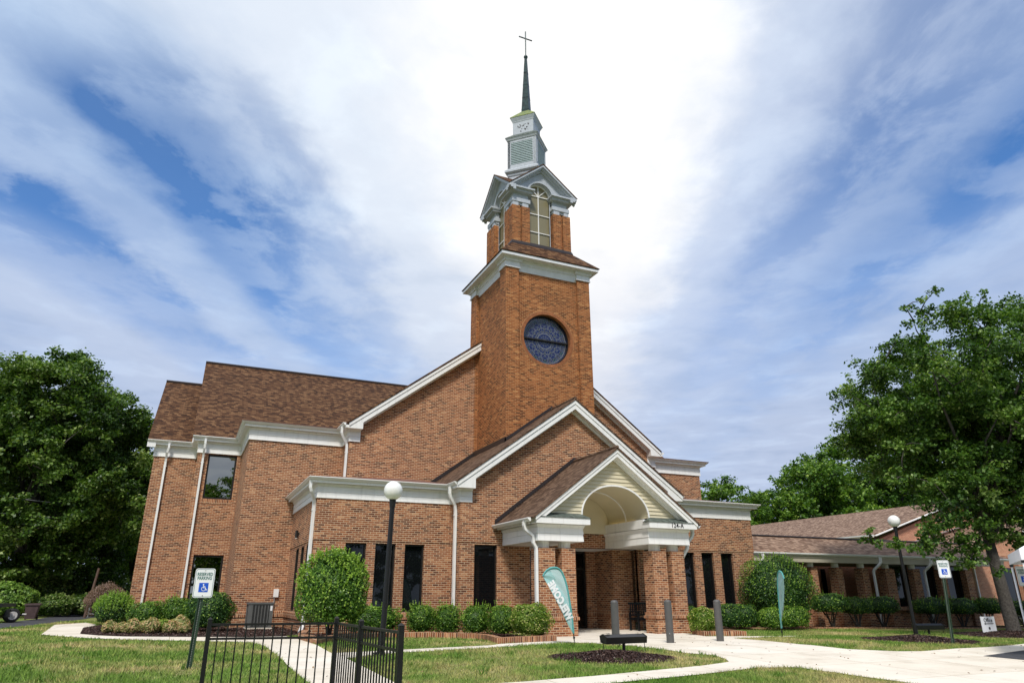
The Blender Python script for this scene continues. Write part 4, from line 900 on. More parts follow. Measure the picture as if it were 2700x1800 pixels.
# downspouts
def spout(*paths):
    for p in paths:
        m = MB(); m.tube(p, .056, sq=(0, 1, 0)); 
        zt = [q for q in p if abs(q[2]-p[-1][2]) > .5]
        for z in (p[-1][2]+(p[-3][2]-p[-1][2])*.97 if len(p) > 3 else p[0][2], ):
            q = p[-2]; m.box(q[0]-.065, q[0]+.065, q[1]-.045, q[1]+.06, p[3][2]-.35, p[3][2]-.32) if len(p) > 4 else None
        P_(m, 'downspout', 'gut')
spout([(-1.22, 34.08, 7.58), (-1.22, 34.08, 7.4), (-1.26, 34.12, 7.2), (-1.26, 34.28, 6.95), (-1.26, 34.32, 6.8), (-1.26, 34.32, .35), (-1.26, 34.12, .18)],
      [(.22, 32.43, 7.58), (.22, 32.43, 7.4), (.22, 32.47, 7.2), (.22, 32.62, 6.95), (.22, 32.67, 6.8), (.22, 32.67, .35), (.22, 32.45, .18)],
      [(3.48, 23.42, 4.74), (3.48, 23.42, 4.50), (3.52, 23.45, 4.40), (3.68, 23.72, 4.16), (3.70, 23.75, 4.0), (3.70, 23.75, .35), (3.60, 23.55, .15)],
      [(8.12, 22.98, 4.74), (8.12, 22.98, 4.50), (8.16, 23.0, 4.38), (8.36, 23.08, 4.12), (8.385, 23.08, 3.95), (8.385, 23.08, .15)],
      [(5.14, 27.75, 7.6), (5.14, 27.75, 7.35), (5.18, 27.78, 7.25), (5.40, 27.92, 6.95), (5.42, 27.92, 6.8), (5.42, 27.92, 5.0)],
      [(9.66, 20.25, 3.38), (9.66, 20.25, 3.26), (9.70, 20.25, 3.14), (9.94, 20.22, 2.95), (9.96, 20.22, 2.88), (9.96, 20.22, 2.74), (10.06, 20.24, 2.60), (10.07, 20.24, 2.5), (10.07, 20.24, .2)],
      [(16.22, 20.25, 3.38), (16.22, 20.25, 3.20), (16.16, 20.25, 3.08), (15.98, 20.25, 2.92), (15.93, 20.25, 2.7), (15.80, 20.3, 2.5), (15.78, 20.4, 2.35), (15.78, 20.4, .2)])
# house number
def text_mesh(txt, size, bold=0.0, ext=.004, spacing=1.0, shear=0, xs=1):
    c = bpy.data.curves.new('t', 'FONT'); c.body = txt; c.size = size; c.extrude = ext; c.offset = bold; c.align_x = 'CENTER'; c.align_y = 'CENTER'; c.space_character = spacing; c.shear = shear; c.resolution_u = 3
    o = bpy.data.objects.new('t', c); COL.objects.link(o); dg = bpy.context.evaluated_depsgraph_get(); me = bpy.data.meshes.new_from_object(o.evaluated_get(dg))
    bpy.data.objects.remove(o)
    me.transform(Matrix.Diagonal((xs, 1, 1, 1))); return me
def place_text(name, txt, size, mat, parent, M4, **k):
    me = text_mesh(txt, size, **k); me.transform(M4); me.materials.clear(); me.materials.append(MT[mat]); o = bpy.data.objects.new(name, me); COL.objects.link(o); o.parent = parent; return o
def front(x, y, z, off=(0, 0, 0)): return Matrix.Translation((x-off[0], y-off[1], z-off[2])) @ Matrix.Rotation(math.pi/2, 4, 'X')
place_text('house_number', '124-A', .205, 'black', church, front(15.22, 19.752, 3.405, church.location), bold=.0012, ext=.006, xs=.92, spacing=1.12)

# ------------------------------------------------------------------ brick planter edging
def edging(name, path, label, hgt=.17, cls=False):
    m = MB(); P = [Vector(p) for p in path]; 
    m.sweep(path, [(-.10, 0), (.10, 0), (.10, hgt), (-.10, hgt)], cls)
    m.v = [(x, y, z+gz(x, y)-.02) for x, y, z in m.v]
    o = m.build(name, 'soldier'); tag(o, label, 'planter edging'); return o
def smooth_path(P, n=4):
    out = []
    for i in range(len(P)-1):
        p0 = Vector(P[max(i-1, 0)]); p1 = Vector(P[i]); p2 = Vector(P[i+1]); p3 = Vector(P[min(i+2, len(P)-1)])
        for k in range(n):
            t = k/n; out.append(tuple(.5*((2*p1)+(p2-p0)*t+(2*p0-5*p1+4*p2-p3)*t*t+(3*p1-p0-3*p2+p3)*t**3)))
    out.append(tuple(P[-1])); return out
edging('brick_edging', [(3.72, 23.3), (3.28, 21.0), (3.34, 18.8)]+smooth_path([(3.34, 18.8), (4.1, 20.2), (5.21, 21.1), (6.28, 21.1), (7.4, 20.5), (8.0, 19.4), (7.72, 17.7)])[1:]+[(9.6, 18.35), (9.98, 20.05)], 'low curving red brick edging round the bed left of the porch')
edging('brick_edging', [(15.86, 20.0), (15.3, 19.4), (14.95, 18.45), (15.97, 18.0), (16.25, 18.9), (16.1, 20.3)], 'short kinked red brick edging right of the porch beside the lime shrub')
edging('brick_edging', smooth_path([(16.3, 20.6), (17.2, 21.3), (19.0, 22.0), (21.9, 22.5), (26, 22.2), (30, 21.4), (36, 20.4), (45, 19.5)]), 'long low brick edging along the lawn right of the porch', .10)

# ------------------------------------------------------------------ covered walk and the building behind on the right
cw = thing('covered_walkway', (25, 24, 0), 'covered walkway on brick piers with a tan shingle roof, joining the right wing', 'walkway')
EY, EZ = 23.62, 2.84; GB = -.32
m = MB(); m.slab([(22.03, EY, EZ+.08), (39.5, EY, EZ+.08), (39.5, 26.0, 3.80), (22.03, 26.0, 3.80)], .06); m.slab([(22.03, 28.4, EZ+.08), (39.5, 28.4, EZ+.08), (39.5, 26.0, 3.80), (22.03, 26.0, 3.80)], .06); P_(m, 'roof', 'roof2', cw)
m = MB(); m.tube([(22.03, 26, 3.84), (39.5, 26, 3.84)], .045, 6); P_(m, 'ridge_cap', 'flash', cw)
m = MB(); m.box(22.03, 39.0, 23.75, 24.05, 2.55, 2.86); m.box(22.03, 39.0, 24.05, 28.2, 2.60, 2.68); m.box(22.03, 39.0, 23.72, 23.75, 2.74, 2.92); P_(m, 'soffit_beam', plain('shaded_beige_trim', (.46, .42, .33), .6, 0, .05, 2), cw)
g = MB(); g.sweep([(22.03, 23.72), (39.4, 23.72)], [(0, 2.82), (.04, 2.82), (.10, 2.88), (.10, 2.93), (0, 2.93)]); P_(g, 'gutter', 'gut', cw)
colx = [25.8, 27.35, 29.0, 30.65, 32.5, 34.4, 36.4]
for x, hw in zip(colx, (.19, .19, .2, .31, .24, .24, .27)):
    m = MB(); m.box(x-hw, x+hw, 23.98, 24.42, GB, 2.36); p_ = P_(m, 'pier', 'brick', cw)
    m = MB(); m.cyl((x-.02, 24.2, 2.35), (x-.02, 24.2, 2.56), .16, n=16); P_(m, 'pier_cap', 'white', p_)
# low wall, sill course and dark windows between the right-hand piers
m = MB(); m.box(24.6, 30.3, 24.30, 24.50, GB, .42); m.box(30.97, 36.1, 24.10, 24.45, GB, .62); P_(m, 'low_wall', 'brick', cw)
m = MB(); m.box(24.6, 30.32, 24.25, 24.55, .42, .52); m.box(30.33, 36.75, 23.90, 24.50, .50, .66); P_(m, 'sill_course', 'soldier', cw)
for a, b in ((30.97, 32.25), (32.75, 34.15), (34.65, 36.12)):
    g = MB(); g.box(a, b, 24.34, 24.38, .66, 2.56); w_ = P_(g, 'window', 'glass', cw); f = MB(); f.box(a, a+.06, 24.28, 24.40, .66, 2.56); f.box(b-.06, b, 24.28, 24.40, .66, 2.56); f.box(a+.06, b-.06, 24.28, 24.4, 2.50, 2.56); P_(f, 'window_frame', 'frame', w_)
for p in ([(29.62, 23.56, 2.84), (29.62, 23.56, 2.62), (29.56, 23.62, 2.5), (29.42, 23.82, 2.3), (29.40, 23.86, 2.2), (29.40, 23.86, -.2)],
          [(33.1, 23.56, 2.84), (33.1, 23.56, 2.62), (33.04, 23.62, 2.5), (32.92, 23.82, 2.3), (32.9, 23.86, 2.2), (32.9, 23.86, -.2)],
          [(22.5, 23.56, 2.84), (22.5, 23.56, 2.64), (22.42, 23.62, 2.5), (22.24, 23.76, 2.3), (22.22, 23.78, 2.2), (22.22, 23.78, -.1)]):
    m = MB(); m.tube(p, .05, sq=(0, 1, 0)); P_(m, 'downspout', 'gut', cw)

ob = thing('office_building', (44, 34, -.3), 'low red brick building with long tan shingle roofs behind the covered walkway', 'building')
m = MB(); m.box(38.0, 38.3, 30.5, 60, -.5, 4.25); m.prism([(38, 30.2, -.5), (54, 30.2, -.5), (54, 30.2, 4.3), (46, 30.2, 6.75), (38, 30.2, 4.3)], (0, .3, 0)); m.box(24, 38.0, 28.6, 28.9, -.4, 3.0)
P_(m, 'wall', 'brickB', ob)
m = MB(); m.slab([(37.5, 30.0, 4.6), (37.5, 62, 4.6), (46, 62, 7.05), (46, 30.0, 7.05)], .08); m.slab([(54.5, 30.0, 4.6), (54.5, 62, 4.6), (46, 62, 7.05), (46, 30.0, 7.05)], .08)
m.slab([(37.6, 25.2, 3.35), (37.6, 30.1, 3.35), (46.5, 30.1, 5.3), (46.5, 25.2, 5.3)], .08); P_(m, 'roof', 'roof2', ob)
m = MB(); m.bar((37.5, 29.95, 4.5), (46, 29.95, 6.95), .05, .24, (0, 1, 0)); m.bar((54.5, 29.95, 4.5), (46, 29.95, 6.95), .05, .24, (0, 1, 0)); P_(m, 'rake_board', 'white', ob)
g = MB(); g.sweep([(37.5, 62), (37.5, 30.0)], [(0, 4.42), (.04, 4.42), (.12, 4.5), (.12, 4.58), (0, 4.58)]); g.sweep([(37.6, 30.1), (37.6, 25.2)], [(0, 3.16), (.05, 3.16), (.14, 3.24), (.14, 3.33), (0, 3.33)]); P_(g, 'gutter', 'gut', ob)
m = MB(); m.bar((38.3, 30.14, 3.65), (46.5, 30.14, 5.48), .05, .22, (0, 1, 0)); P_(m, 'roof_flashing', plain('pale_flashing', (.35, .30, .29), .5, .1, .1), ob)
m = MB(); m.box(38.0, 38.3, 25.6, 30.2, -.5, 3.2); m.box(38.0, 41.0, 25.4, 25.7, -.5, 3.4); m.box(43.0, 56, 25.4, 25.7, -.5, 4.0); m.prism([(38.0, 25.4, 3.2), (46.5, 25.4, 5.0), (56, 25.4, 3.2)], (0, .3, 0)); P_(m, 'porch_wall', 'brickL', ob)
g = MB(); g.box(41.0, 43.0, 25.65, 25.7, -.4, 2.6); g.box(27.8, 28.3, 28.56, 28.6, .5, 2.5); g.box(31.2, 31.5, 28.56, 28.6, .5, 2.5); P_(g, 'window', 'glass', ob)
for p in ([(26.9, 28.54, 2.6), (26.9, 28.54, -.3)], [(30.1, 28.54, 2.6), (30.1, 28.54, -.3)], [(38.9, 25.33, 3.2), (38.9, 25.33, -.4)]):
    m = MB(); m.tube(p, .055, sq=(0, 1, 0)); P_(m, 'downspout', 'gut', ob)

# ------------------------------------------------------------------ street furniture
def globe_lamp(x, y, zg, lean, label):
    t = thing('street_lamp', (x, y, gz(x, y)), label, 'lamp post', 'black globe lamp posts'); g0 = gz(x, y); top = zg-g0
    m = MB(); m.cyl((x, y, g0-.1), (x+lean*.5, y, g0+.35), .075, .07, 16); m.cyl((x, y, g0-.1), (x, y, g0+.06), .13, .12, 16); m.cyl((x+lean*.5, y, g0+.3), (x+lean, y, zg-.2), .058, .05, 16); m.cyl((x+lean, y, zg-.36), (x+lean, y, zg-.16), .06, .075, 16); m.build('lamp_post', 'black', t)
    m = MB(); m.sphere((x+lean, y, zg), .20, 28, 18); m.build('lamp_globe', 'globe', t, True); return t
globe_lamp(3.83, 14.75, 3.30, .10, 'black lamp post with white globe standing before the left wing')
globe_lamp(22.45, 17.0, 3.59, -.06, 'black lamp post with white globe among the maple branches')
def sign_plate(t, x, y, z, rz, wd, ht, parent_name='sign_plate'):
    """parking sign facing the camera; local frame: plate centre at (x,y,z)"""
    L0 = Vector(t.location); Mx = Matrix.Translation(Vector((x, y, z))-L0) @ Matrix.Rotation(rz, 4, 'Z')
    def put(mb, name, mat, par):
        me_o = mb.build(name, mat); me_o.data.transform(Mx); me_o.parent = par; return me_o
    def rr_(w_, h_, r, y0, th):
        pts = []
        for cx_, cz_, a0 in ((w_/2-r, h_/2-r, 0), (-w_/2+r, h_/2-r, 90), (-w_/2+r, -h_/2+r, 180), (w_/2-r, -h_/2+r, 270)):
            for k in range(7): an = R(a0+k*15); pts.append((cx_+r*math.cos(an), y0, cz_+r*math.sin(an)))
        return MB().prism(pts, (0, th, 0))
    pl = put(rr_(wd, ht, .035, 0, .004), parent_name, 'signwhite', t)
    b = MB(); o1 = rr_(wd-.022, ht-.022, .028, 0, .001).v[:28]; o2 = rr_(wd-.034, ht-.034, .024, 0, .001).v[:28]
    b.add([(p[0], -.0015, p[2]) for p in o1]+[(p[0], -.0015, p[2]) for p in o2], [(i, (i+1) % 28, 28+(i+1) % 28, 28+i) for i in range(28)]); put(b, 'border', 'signgreen', pl)
    for s_, zz in (('RESERVED', .135), ('PARKING', .073)):
        me = text_mesh(s_, .072, ext=.0008, xs=.74, bold=.0013); me.transform(Mx @ Matrix.Translation((0, -.003, zz)) @ Matrix.Rotation(math.pi/2, 4, 'X')); me.materials.clear(); me.materials.append(MT['signgreen']); o = bpy.data.objects.new('lettering', me); COL.objects.link(o); o.parent = pl
    b = MB(); b.box(-.072, .072, -.003, -.001, -.142, .002); bl = put(b, 'blue_panel', 'signblue', pl)
    k = MB(); y_ = -.0045   # wheelchair figure
    def ln(pts, r=.0052): 
        for p, q in zip(pts, pts[1:]): k.bar((p[0], y_, p[1]), (q[0], y_, q[1]), r*2, .002, (0, 1, 0)) if False else k.prism(seg(p, q, r), (0, .002, 0))
    def seg(p, q, r):
        d = Vector((q[0]-p[0], q[1]-p[1])).normalized(); n_ = Vector((-d.y, d.x))*r; e = d*r*.6
        return [(p[0]-e.x+n_.x, y_, p[1]-e.y+n_.y), (q[0]+e.x+n_.x, y_, q[1]+e.y+n_.y), (q[0]+e.x-n_.x, y_, q[1]+e.y-n_.y), (p[0]-e.x-n_.x, y_, p[1]-e.y-n_.y)]
    k.prism([(-.004+.0105*math.cos(2*math.pi*i/12), y_, -.024+.0105*math.sin(2*math.pi*i/12)) for i in range(12)], (0, .002, 0))
    ln([(-.003, -.036), (.0, -.074), (.030, -.074), (.044, -.110), (.056, -.105)], .0058); ln([(-.001, -.054), (.024, -.054)], .0045)
    cx_, cz_, rd = .004, -.092, .030; pp = [(cx_+rd*math.cos(R(an)), cz_+rd*math.sin(R(an))) for an in range(125, 345, 15)]; ln(pp, .0052)
    put(k, 'wheelchair_symbol', 'signwhite', bl)
    k = MB(); [k.cyl((0, -.006, zz), (0, 0, zz), .008, n=8) for zz in (.195, -.195)]; put(k, 'bolt', 'steel', pl)
def parking_sign(x, y, zc, rz, label, hole=True, base=None):
    g0 = gz(x, y); t = thing('parking_sign', (x, y, g0), label, 'parking sign', 'reserved parking signs')
    m = MB()   # U-channel post: web with two flanges, punched with holes (dark plugs)
    bx, by = (base or (x, y))
    top = Vector((x, y+.035, zc+.2)); bot = Vector((bx, by+.035, gz(bx, by)-.2)); d = (top-bot)
    def off(o): return Vector((math.cos(rz), math.sin(rz), 0))*o[0]+Vector((-math.sin(rz), math.cos(rz), 0))*o[1]
    prof = [(-.042, .0), (-.022, .0), (-.022, -.022), (.022, -.022), (.022, .0), (.042, .0), (.042, .006), (.028, .006), (.028, -.028), (-.028, -.028), (-.028, .006), (-.042, .006)]
    prof = [(p[0], -p[1]-.02) for p in prof]
    n = len(prof); vs = [bot+off(p) for p in prof]+[top+off(p) for p in prof]
    m.add(vs, [(i, (i+1) % n, n+(i+1) % n, n+i) for i in range(n)]); m.build('post', 'postgreen', t)
    h = MB(); nn = int(d.length/.0254)
    for i in range(nn):
        c = bot+d*(i+.5)/nn+off((0, .0005)); h.add([c+off((-.006, 0))-Vector((0, 0, .006)), c+off((.006, 0))-Vector((0, 0, .006)), c+off((.006, 0))+Vector((0, 0, .006)), c+off((-.006, 0))+Vector((0, 0, .006))], [(0, 1, 2, 3)])
    h.build('post_holes', 'steel', t)
    sign_plate(t, x, y-.005, zc, rz, .305, .457)
parking_sign(.395, 13.2, 1.385, R(-6), 'reserved parking sign with wheelchair symbol on a green post, leftmost in the photo', base=(.345, 13.2))
parking_sign(19.01, 13.2, 1.84, R(-32), 'reserved parking sign on a green post at the mulch mound with the right lamp', base=(18.85, 13.25))
parking_sign(18.72, 11.0, 1.60, R(-32), 'reserved parking sign cut by the right edge beside the white canopy')

def bollard(x, y, label):
    t = thing('bollard', (x, y, gz(x, y)), label, 'bollard', 'dark grey bollards before the porch'); g0 = gz(x, y)
    m = MB(); h = 1.06; r = .098
    prof = [(r, -.05), (r, h-.05), (r*.97, h-.035), (r*.85, h-.015), (r*.5, h+.005), (.01, h+.012)]
    n = 28; vs = []; fs = []
    for rad, z in prof: vs += [(x+rad*math.cos(2*math.pi*i/n), y+rad*math.sin(2*math.pi*i/n), g0+z) for i in range(n)]
    for k in range(len(prof)-1): fs += [(k*n+i, k*n+(i+1) % n, (k+1)*n+(i+1) % n, (k+1)*n+i) for i in range(n)]
    fs.append(tuple(range(len(prof)*n-n, len(prof)*n))); m.add(vs, fs); m.build('bollard_sleeve', 'bollard', t)
    return t
bollard(10.25, 16.15, 'dark grey bollard behind the spotlight, left of the three')
b2 = bollard(11.95, 16.2, 'dark grey bollard with two screw heads, middle of the three')
m = MB(); [m.sphere((11.95+dx, 16.2-.085, .24), .016, 8, 6) for dx in (-.07, .06)]; m.build('screw_head', 'steel', b2)
bollard(13.60, 16.2, 'dark grey bollard before the lime shrub, right of the three')

# spotlights
def spotlight(x, y, label, rz=0, wd=1.05):
    g0 = gz(x, y)+.07; t = thing('floodlight', (x, y, g0), label, 'spotlight', 'long ground floodlights'); Mx = Matrix.Rotation(rz, 4, 'Z')
    def put(mb, nm, mt): o = mb.build(nm, mt); o.data.transform(Mx); o.parent = t; return o
    m = MB(); w2 = wd/2
    pr = [(-.11, .13), (.09, .15), (.12, .28), (.0, .315), (-.13, .26)]
    m.prism([(-w2, p, q_) for p, q_ in pr], (wd, 0, 0)); hs = put(m, 'housing', 'black')
    m = MB(); m.prism([(-w2-.012, p*1.08, q_*1.06-.008) for p, q_ in pr], (.012, 0, 0)); m.prism([(w2, p*1.08, q_*1.06-.008) for p, q_ in pr], (.012, 0, 0)); put(m, 'end_cap', 'black')
    m = MB(); m.tube([(-w2-.02, 0, .2), (-w2+.02, 0, -.08)], .008, 6); m.tube([(w2+.02, 0, .2), (w2+.05, 0, -.08)], .008, 6); put(m, 'leg', 'black')
    m = MB(); m.cyl((0, 0, -.1), (0, 0, .14), .035, n=12); m.tube([(-.06, 0, .12), (-.16, -.02, .09), (-.2, -.02, .0), (-.21, -.02, -.05)], .006, 6); put(m, 'stand', 'black')
    # flaking paint on the top
    m = MB(); rg = random.Random(5)
    for i in range(26):
        u_ = -w2+.03+(rg.random()**1.8)*wd*.95; v_ = rg.random(); s1 = .006+.014*rg.random()*(1.8 if u_ < -w2+.2 else 1)
        p = Vector((u_, .12-.14*v_, .30+.035*v_+.0035)); m.add([p+Vector((math.cos(a_)*s1*1.6, math.sin(a_)*s1, -math.sin(a_)*s1*.25)) for a_ in (0, 1.2, 2.4, 3.5, 4.9)], [(0, 1, 2, 3, 4)])
    if wd > 1: put(m, 'paint_flakes', 'signwhite')
    return t
spotlight(8.98, 13.85, 'long black floodlight with flaking paint on the mulch mound before the porch', R(3))
spotlight(22.95, 16.9, 'black floodlight on the mulch mound beside the right lamp post', R(-18), .98)

# feather flags
def flag(x, y, outline, label, cloth='teal', rz=0):
    g0 = gz(x, y); t = thing('feather_flag', (x, y, g0), label, 'flag', 'teal welcome flags'); Mx = Matrix.Rotation(rz, 4, 'Z')
    def put(mb, nm, mt, par=t): o = mb.build(nm, mt); o.data.transform(Mx); o.parent = par; return o
    return t, put
def curve_y(x, z): return .03*math.sin(z*3+x*4)
OUTL = [(8.49, 1.64), (8.53, 1.71), (8.60, 1.785), (8.70, 1.835), (8.80, 1.855), (8.90, 1.85), (8.98, 1.81), (9.05, 1.74), (9.12, 1.60), (9.17, 1.45), (9.215, 1.25), (9.25, 1.05), (9.28, .85), (9.31, .6), (9.335, .36), (9.34, .27)]
INN = (9.345, .25)
def build_flag(x0, y0, rz, label, mirror_txt=True):
    t, put = flag(x0, y0, None, label, rz=rz)
    lx = [(p[0]-9.36, p[1]) for p in OUTL]; foot = (-.02, .25); top0 = lx[0]
    m = MB(); vs = []; fs = []; K = 10
    # cloth: rows from the leading straight edge (top0 -> foot) to the curved outline
    for i, p in enumerate(lx):
        tt = i/(len(lx)-1); q_ = (top0[0]+(foot[0]-top0[0])*tt**1.0, top0[1]+(foot[1]-top0[1])*tt)
        for k in range(K+1):
            f = k/K; X_ = q_[0]+(p[0]-q_[0])*f; Z_ = q_[1]+(p[1]-q_[1])*f; vs.append((X_, .025*math.sin(Z_*4+f*2.2)*(1-f)+.012*math.sin(f*9+Z_*7)*f*(1-f)*4, Z_))
    n_ = len(lx)
    for i in range(n_-1):
        for k in range(K): fs.append((i*(K+1)+k, i*(K+1)+k+1, (i+1)*(K+1)+k+1, (i+1)*(K+1)+k))
    m.add(vs, fs); cl = put(m, 'cloth', 'teal')
    md = cl.modifiers.new('s', 'SOLIDIFY'); md.thickness = .004
    # darker pole sleeve along the curve
    m = MB(); m.tube([(p[0]+.0, -.002, p[1]) for p in lx], [.02]*3+[.026]*(n_-3), 8); put(m, 'pole_sleeve', 'teald')
    m = MB(); m.tube([(-.02, 0, .30), (-.012, 0, .17), (-.005, 0, .08), (0, 0, -.12)], [.012, .02, .011, .008], 8); m.cyl((-.01, 0, .15), (-.008, 0, .19), .026, n=10); put(m, 'pole', 'black')
    # white dots printed in rows
    m = MB()
    for a_ in range(60):
        for b_ in range(9):
            Z_ = .5+a_*.0225; 
            ed = [p for p in lx]; # right edge at this height
            xr = None
            for p, q_ in zip(lx[6:], lx[7:]):
                if q_[1] <= Z_ <= p[1]: xr = p[0]+(q_[0]-p[0])*(p[1]-Z_)/(p[1]-q_[1])
            if xr is None: xr = lx[5][0]+.03
            xl = top0[0]+(foot[0]-top0[0])*(top0[1]-Z_)/(top0[1]-foot[1])
            X_ = xr-.045-b_*.03-(a_ % 2)*.015
            if X_ < xl+(.10 if Z_ < 1.5 else .16)*min(1, (xr-xl)/.4): continue
            f = min(1, max(0, (X_-xl)/max(.01, xr-xl))); Y_ = .025*math.sin(Z_*4+f*2.2)*(1-f)+.012*math.sin(f*9+Z_*7)*f*(1-f)*4-.009
            if Z_ > 1.80: continue
            m.add([(X_+.0085*math.cos(c), Y_, Z_+.0085*math.sin(c)) for c in (0, 1.05, 2.1, 3.14, 4.2, 5.25)], [(0, 1, 2, 3, 4, 5)])
    put(m, 'printed_dots', 'flagwhite', cl)
    # lettering runs up the straight edge, seen from behind (mirrored)
    me = text_mesh('WELCOME', .20, bold=.013, ext=.0, xs=1.0, spacing=1.08)
    d = Vector((top0[0]-foot[0], 0, top0[1]-foot[1])).normalized(); nrm = Vector((d.z, 0, -d.x))
    xs_ = [v.co.x for v in me.vertices]; Lx = max(xs_)-min(xs_)
    c0 = Vector((foot[0], 0, foot[1]))+d*.88+nrm*.095
    for v in me.vertices:
        p = c0+d*(v.co.x*(1.08/Lx))+nrm*(v.co.y*1.3); f = .3
        v.co = Vector((p.x, .025*math.sin(p.z*4+f*2.2)*(1-f)-.024, p.z))
    me.transform(Mx_ := Matrix.Rotation(rz, 4, 'Z')); me.materials.clear(); me.materials.append(MT['flagwhite']); o = bpy.data.objects.new('lettering', me); COL.objects.link(o); o.parent = cl
    return t
build_flag(9.36, 16.7, 0, 'teal WELCOME feather flag seen from behind, planted by the left porch pier')
build_flag(16.51, 16.9, R(62), 'teal WELCOME feather flag seen edge-on, planted before the big round shrub')

# black metal fence in the foreground
fn = thing('metal_fence', (1.9, 9.8, gz(1.9, 9.8)), 'black metal picket fence turning a corner in the foreground', 'fence')
FA, FB, FC, FD = Vector((.45, 10.45)), Vector((2.02, 10.12)), Vector((2.06, 8.85)), Vector((2.10, 7.28)); FT = .86
for P0 in (FA, FB, FC, FD):
    g0 = gz(*P0); m = MB(); m.box(P0.x-.027, P0.x+.027, P0.y-.027, P0.y+.027, g0-.1, FT+.035)
    m.add([(P0.x-.032, P0.y-.032, FT+.035), (P0.x+.032, P0.y-.032, FT+.035), (P0.x+.032, P0.y+.032, FT+.035), (P0.x-.032, P0.y+.032, FT+.035), (P0.x, P0.y, FT+.062)], [(0, 1, 4), (1, 2, 4), (2, 3, 4), (3, 0, 4), (3, 2, 1, 0)]); m.build('fence_post', 'black', fn)
for P0, P1 in ((FA, FB), (FB, FC), (FC, FD)):
    m = MB(); d = (P1-P0); L1 = d.length; d.normalize(); gm = (gz(*P0)+gz(*P1))/2
    for z in (FT-.03, FT-.20, gm+.10): m.bar((P0.x, P0.y, z), (P1.x, P1.y, z), .026, .028)
    k = int(L1/.108)
    for i in range(1, k): q_ = P0+d*(L1*i/k); m.box(q_.x-.008, q_.x+.008, q_.y-.008, q_.y+.008, gm+.04, FT-.04)
    m.build('fence_panel', 'black', fn)

# air conditioner, its cable, box and small fixtures
ac = thing('air_conditioner', (2.78, 27.95, gz(2.8, 28)), 'grey outdoor air conditioner standing on the mulch by the wall', 'air conditioner'); g0 = gz(2.8, 28)
ax0, ax1, ay0, ay1 = 2.38, 3.22, 27.55, 28.35
m = MB(); m.box(ax0-.03, ax1+.03, ay0-.03, ay1+.03, g0-.05, g0+.06); m.build('base_pad', 'concrete', ac)
m = MB(); m.box(ax0, ax1, ay0, ay1, g0+.06, g0+.10); m.box(ax0-.02, ax1+.02, ay0-.02, ay1+.02, g0+.84, g0+.90)
for xx in (ax0, ax1-.12):
    for yy in (ay0, ay1-.12): m.box(xx, xx+.12, yy, yy+.12, g0+.1, g0+.84)
m.box(ax0+.12, ax1-.12, ay0+.012, ay0+.03, g0+.80, g0+.84)
m.build('casing', 'acgrey', ac)
m = MB(); m.box(ax0+.03, ax1-.03, ay0+.03, ay1-.03, g0+.1, g0+.84); m.build('coil', 'acdark', ac)
m = MB()
for i in range(6): xx = ax0+.12+i*.106; m.box(xx, xx+.034, ay0+.004, ay0+.018, g0+.12, g0+.84)
for i in range(20): zz_1 = g0+.13+i*.036; m.box(ax0+.12, ax1-.12, ay0+.018, ay0+.022, zz_1, zz_1+.006)
m.build('louvre_grille', 'acgrey', ac)
m = MB(); m.box(ax1-.1, ax1-.03, ay0-.003, ay0, g0+.62, g0+.78); m.build('data_plate', 'signwhite', ac)
eb = thing('electric_box', (3.42, 28.92, 1.3), 'small pale grey electric box with conduit on the brick wall above the air conditioner', 'electric box')
m = MB(); m.box(3.33, 3.51, 28.90, 29.0, 1.15, 1.44); m.build('box', 'gut', eb); m = MB(); m.tube([(3.38, 28.95, 1.16), (3.38, 28.93, 1.02), (3.36, 28.9, .8), (3.24, 28.6, .42), (3.20, 28.36, .30)], .016, 8); m.build('conduit', 'steel', eb)
wlmp = thing('wall_light', (3.73, 26.86, 3.3), 'small black cylinder wall light on the side of the left wing', 'wall light')
m = MB(); m.cyl((3.67, 26.86, 3.16), (3.67, 26.86, 3.42), .055, n=14); m.box(3.70, 3.79, 26.83, 26.89, 3.24, 3.36); m.build('housing', 'frame', wlmp); m = MB(); m.cyl((3.67, 26.86, 3.145), (3.67, 26.86, 3.16), .05, n=14); m.build('lens', 'globe', wlmp)
m = MB()
for x, z in ((9.08, 2.5), (9.16, 2.47), (9.7, 2.52)): m.sphere((x, 23.2, z), .014, 8, 6)
# bench in the porch
bn = thing('porch_bench', (15.1, 22.2, 0), 'black slatted bench by the wall in the porch behind the right pier', 'bench')
def bbx(nm, l):
    m = MB()
    for b in l: m.box(*b)
    m.build(nm, 'black', bn)
for bx_ in ((14.86, 14.92, 21.9, 21.96, 0, .66), (14.86, 14.92, 22.42, 22.48, 0, .62), (15.55, 15.61, 21.9, 21.96, 0, .62), (15.55, 15.61, 22.42, 22.48, 0, .62)): bbx('leg', [bx_])
bbx('seat', [(14.86+.0, 15.61, 21.93+i*.1, 22.01+i*.1, .42, .45) for i in range(5)]+[(14.88, 15.59, 21.9, 22.48, .36, .42)])
bbx('armrest', [(14.84, 14.94, 21.86, 22.44, .64, .67)]); bbx('armrest', [(15.53, 15.63, 21.86, 22.44, .64, .67)])
bbx('backrest', [(14.86, 15.61, 22.46, 22.50, .88, .95), (14.86, 15.61, 22.46, 22.50, .50, .55)]+[(14.92+i*.09, 14.96+i*.09, 22.47, 22.49, .55, .88) for i in range(8)])
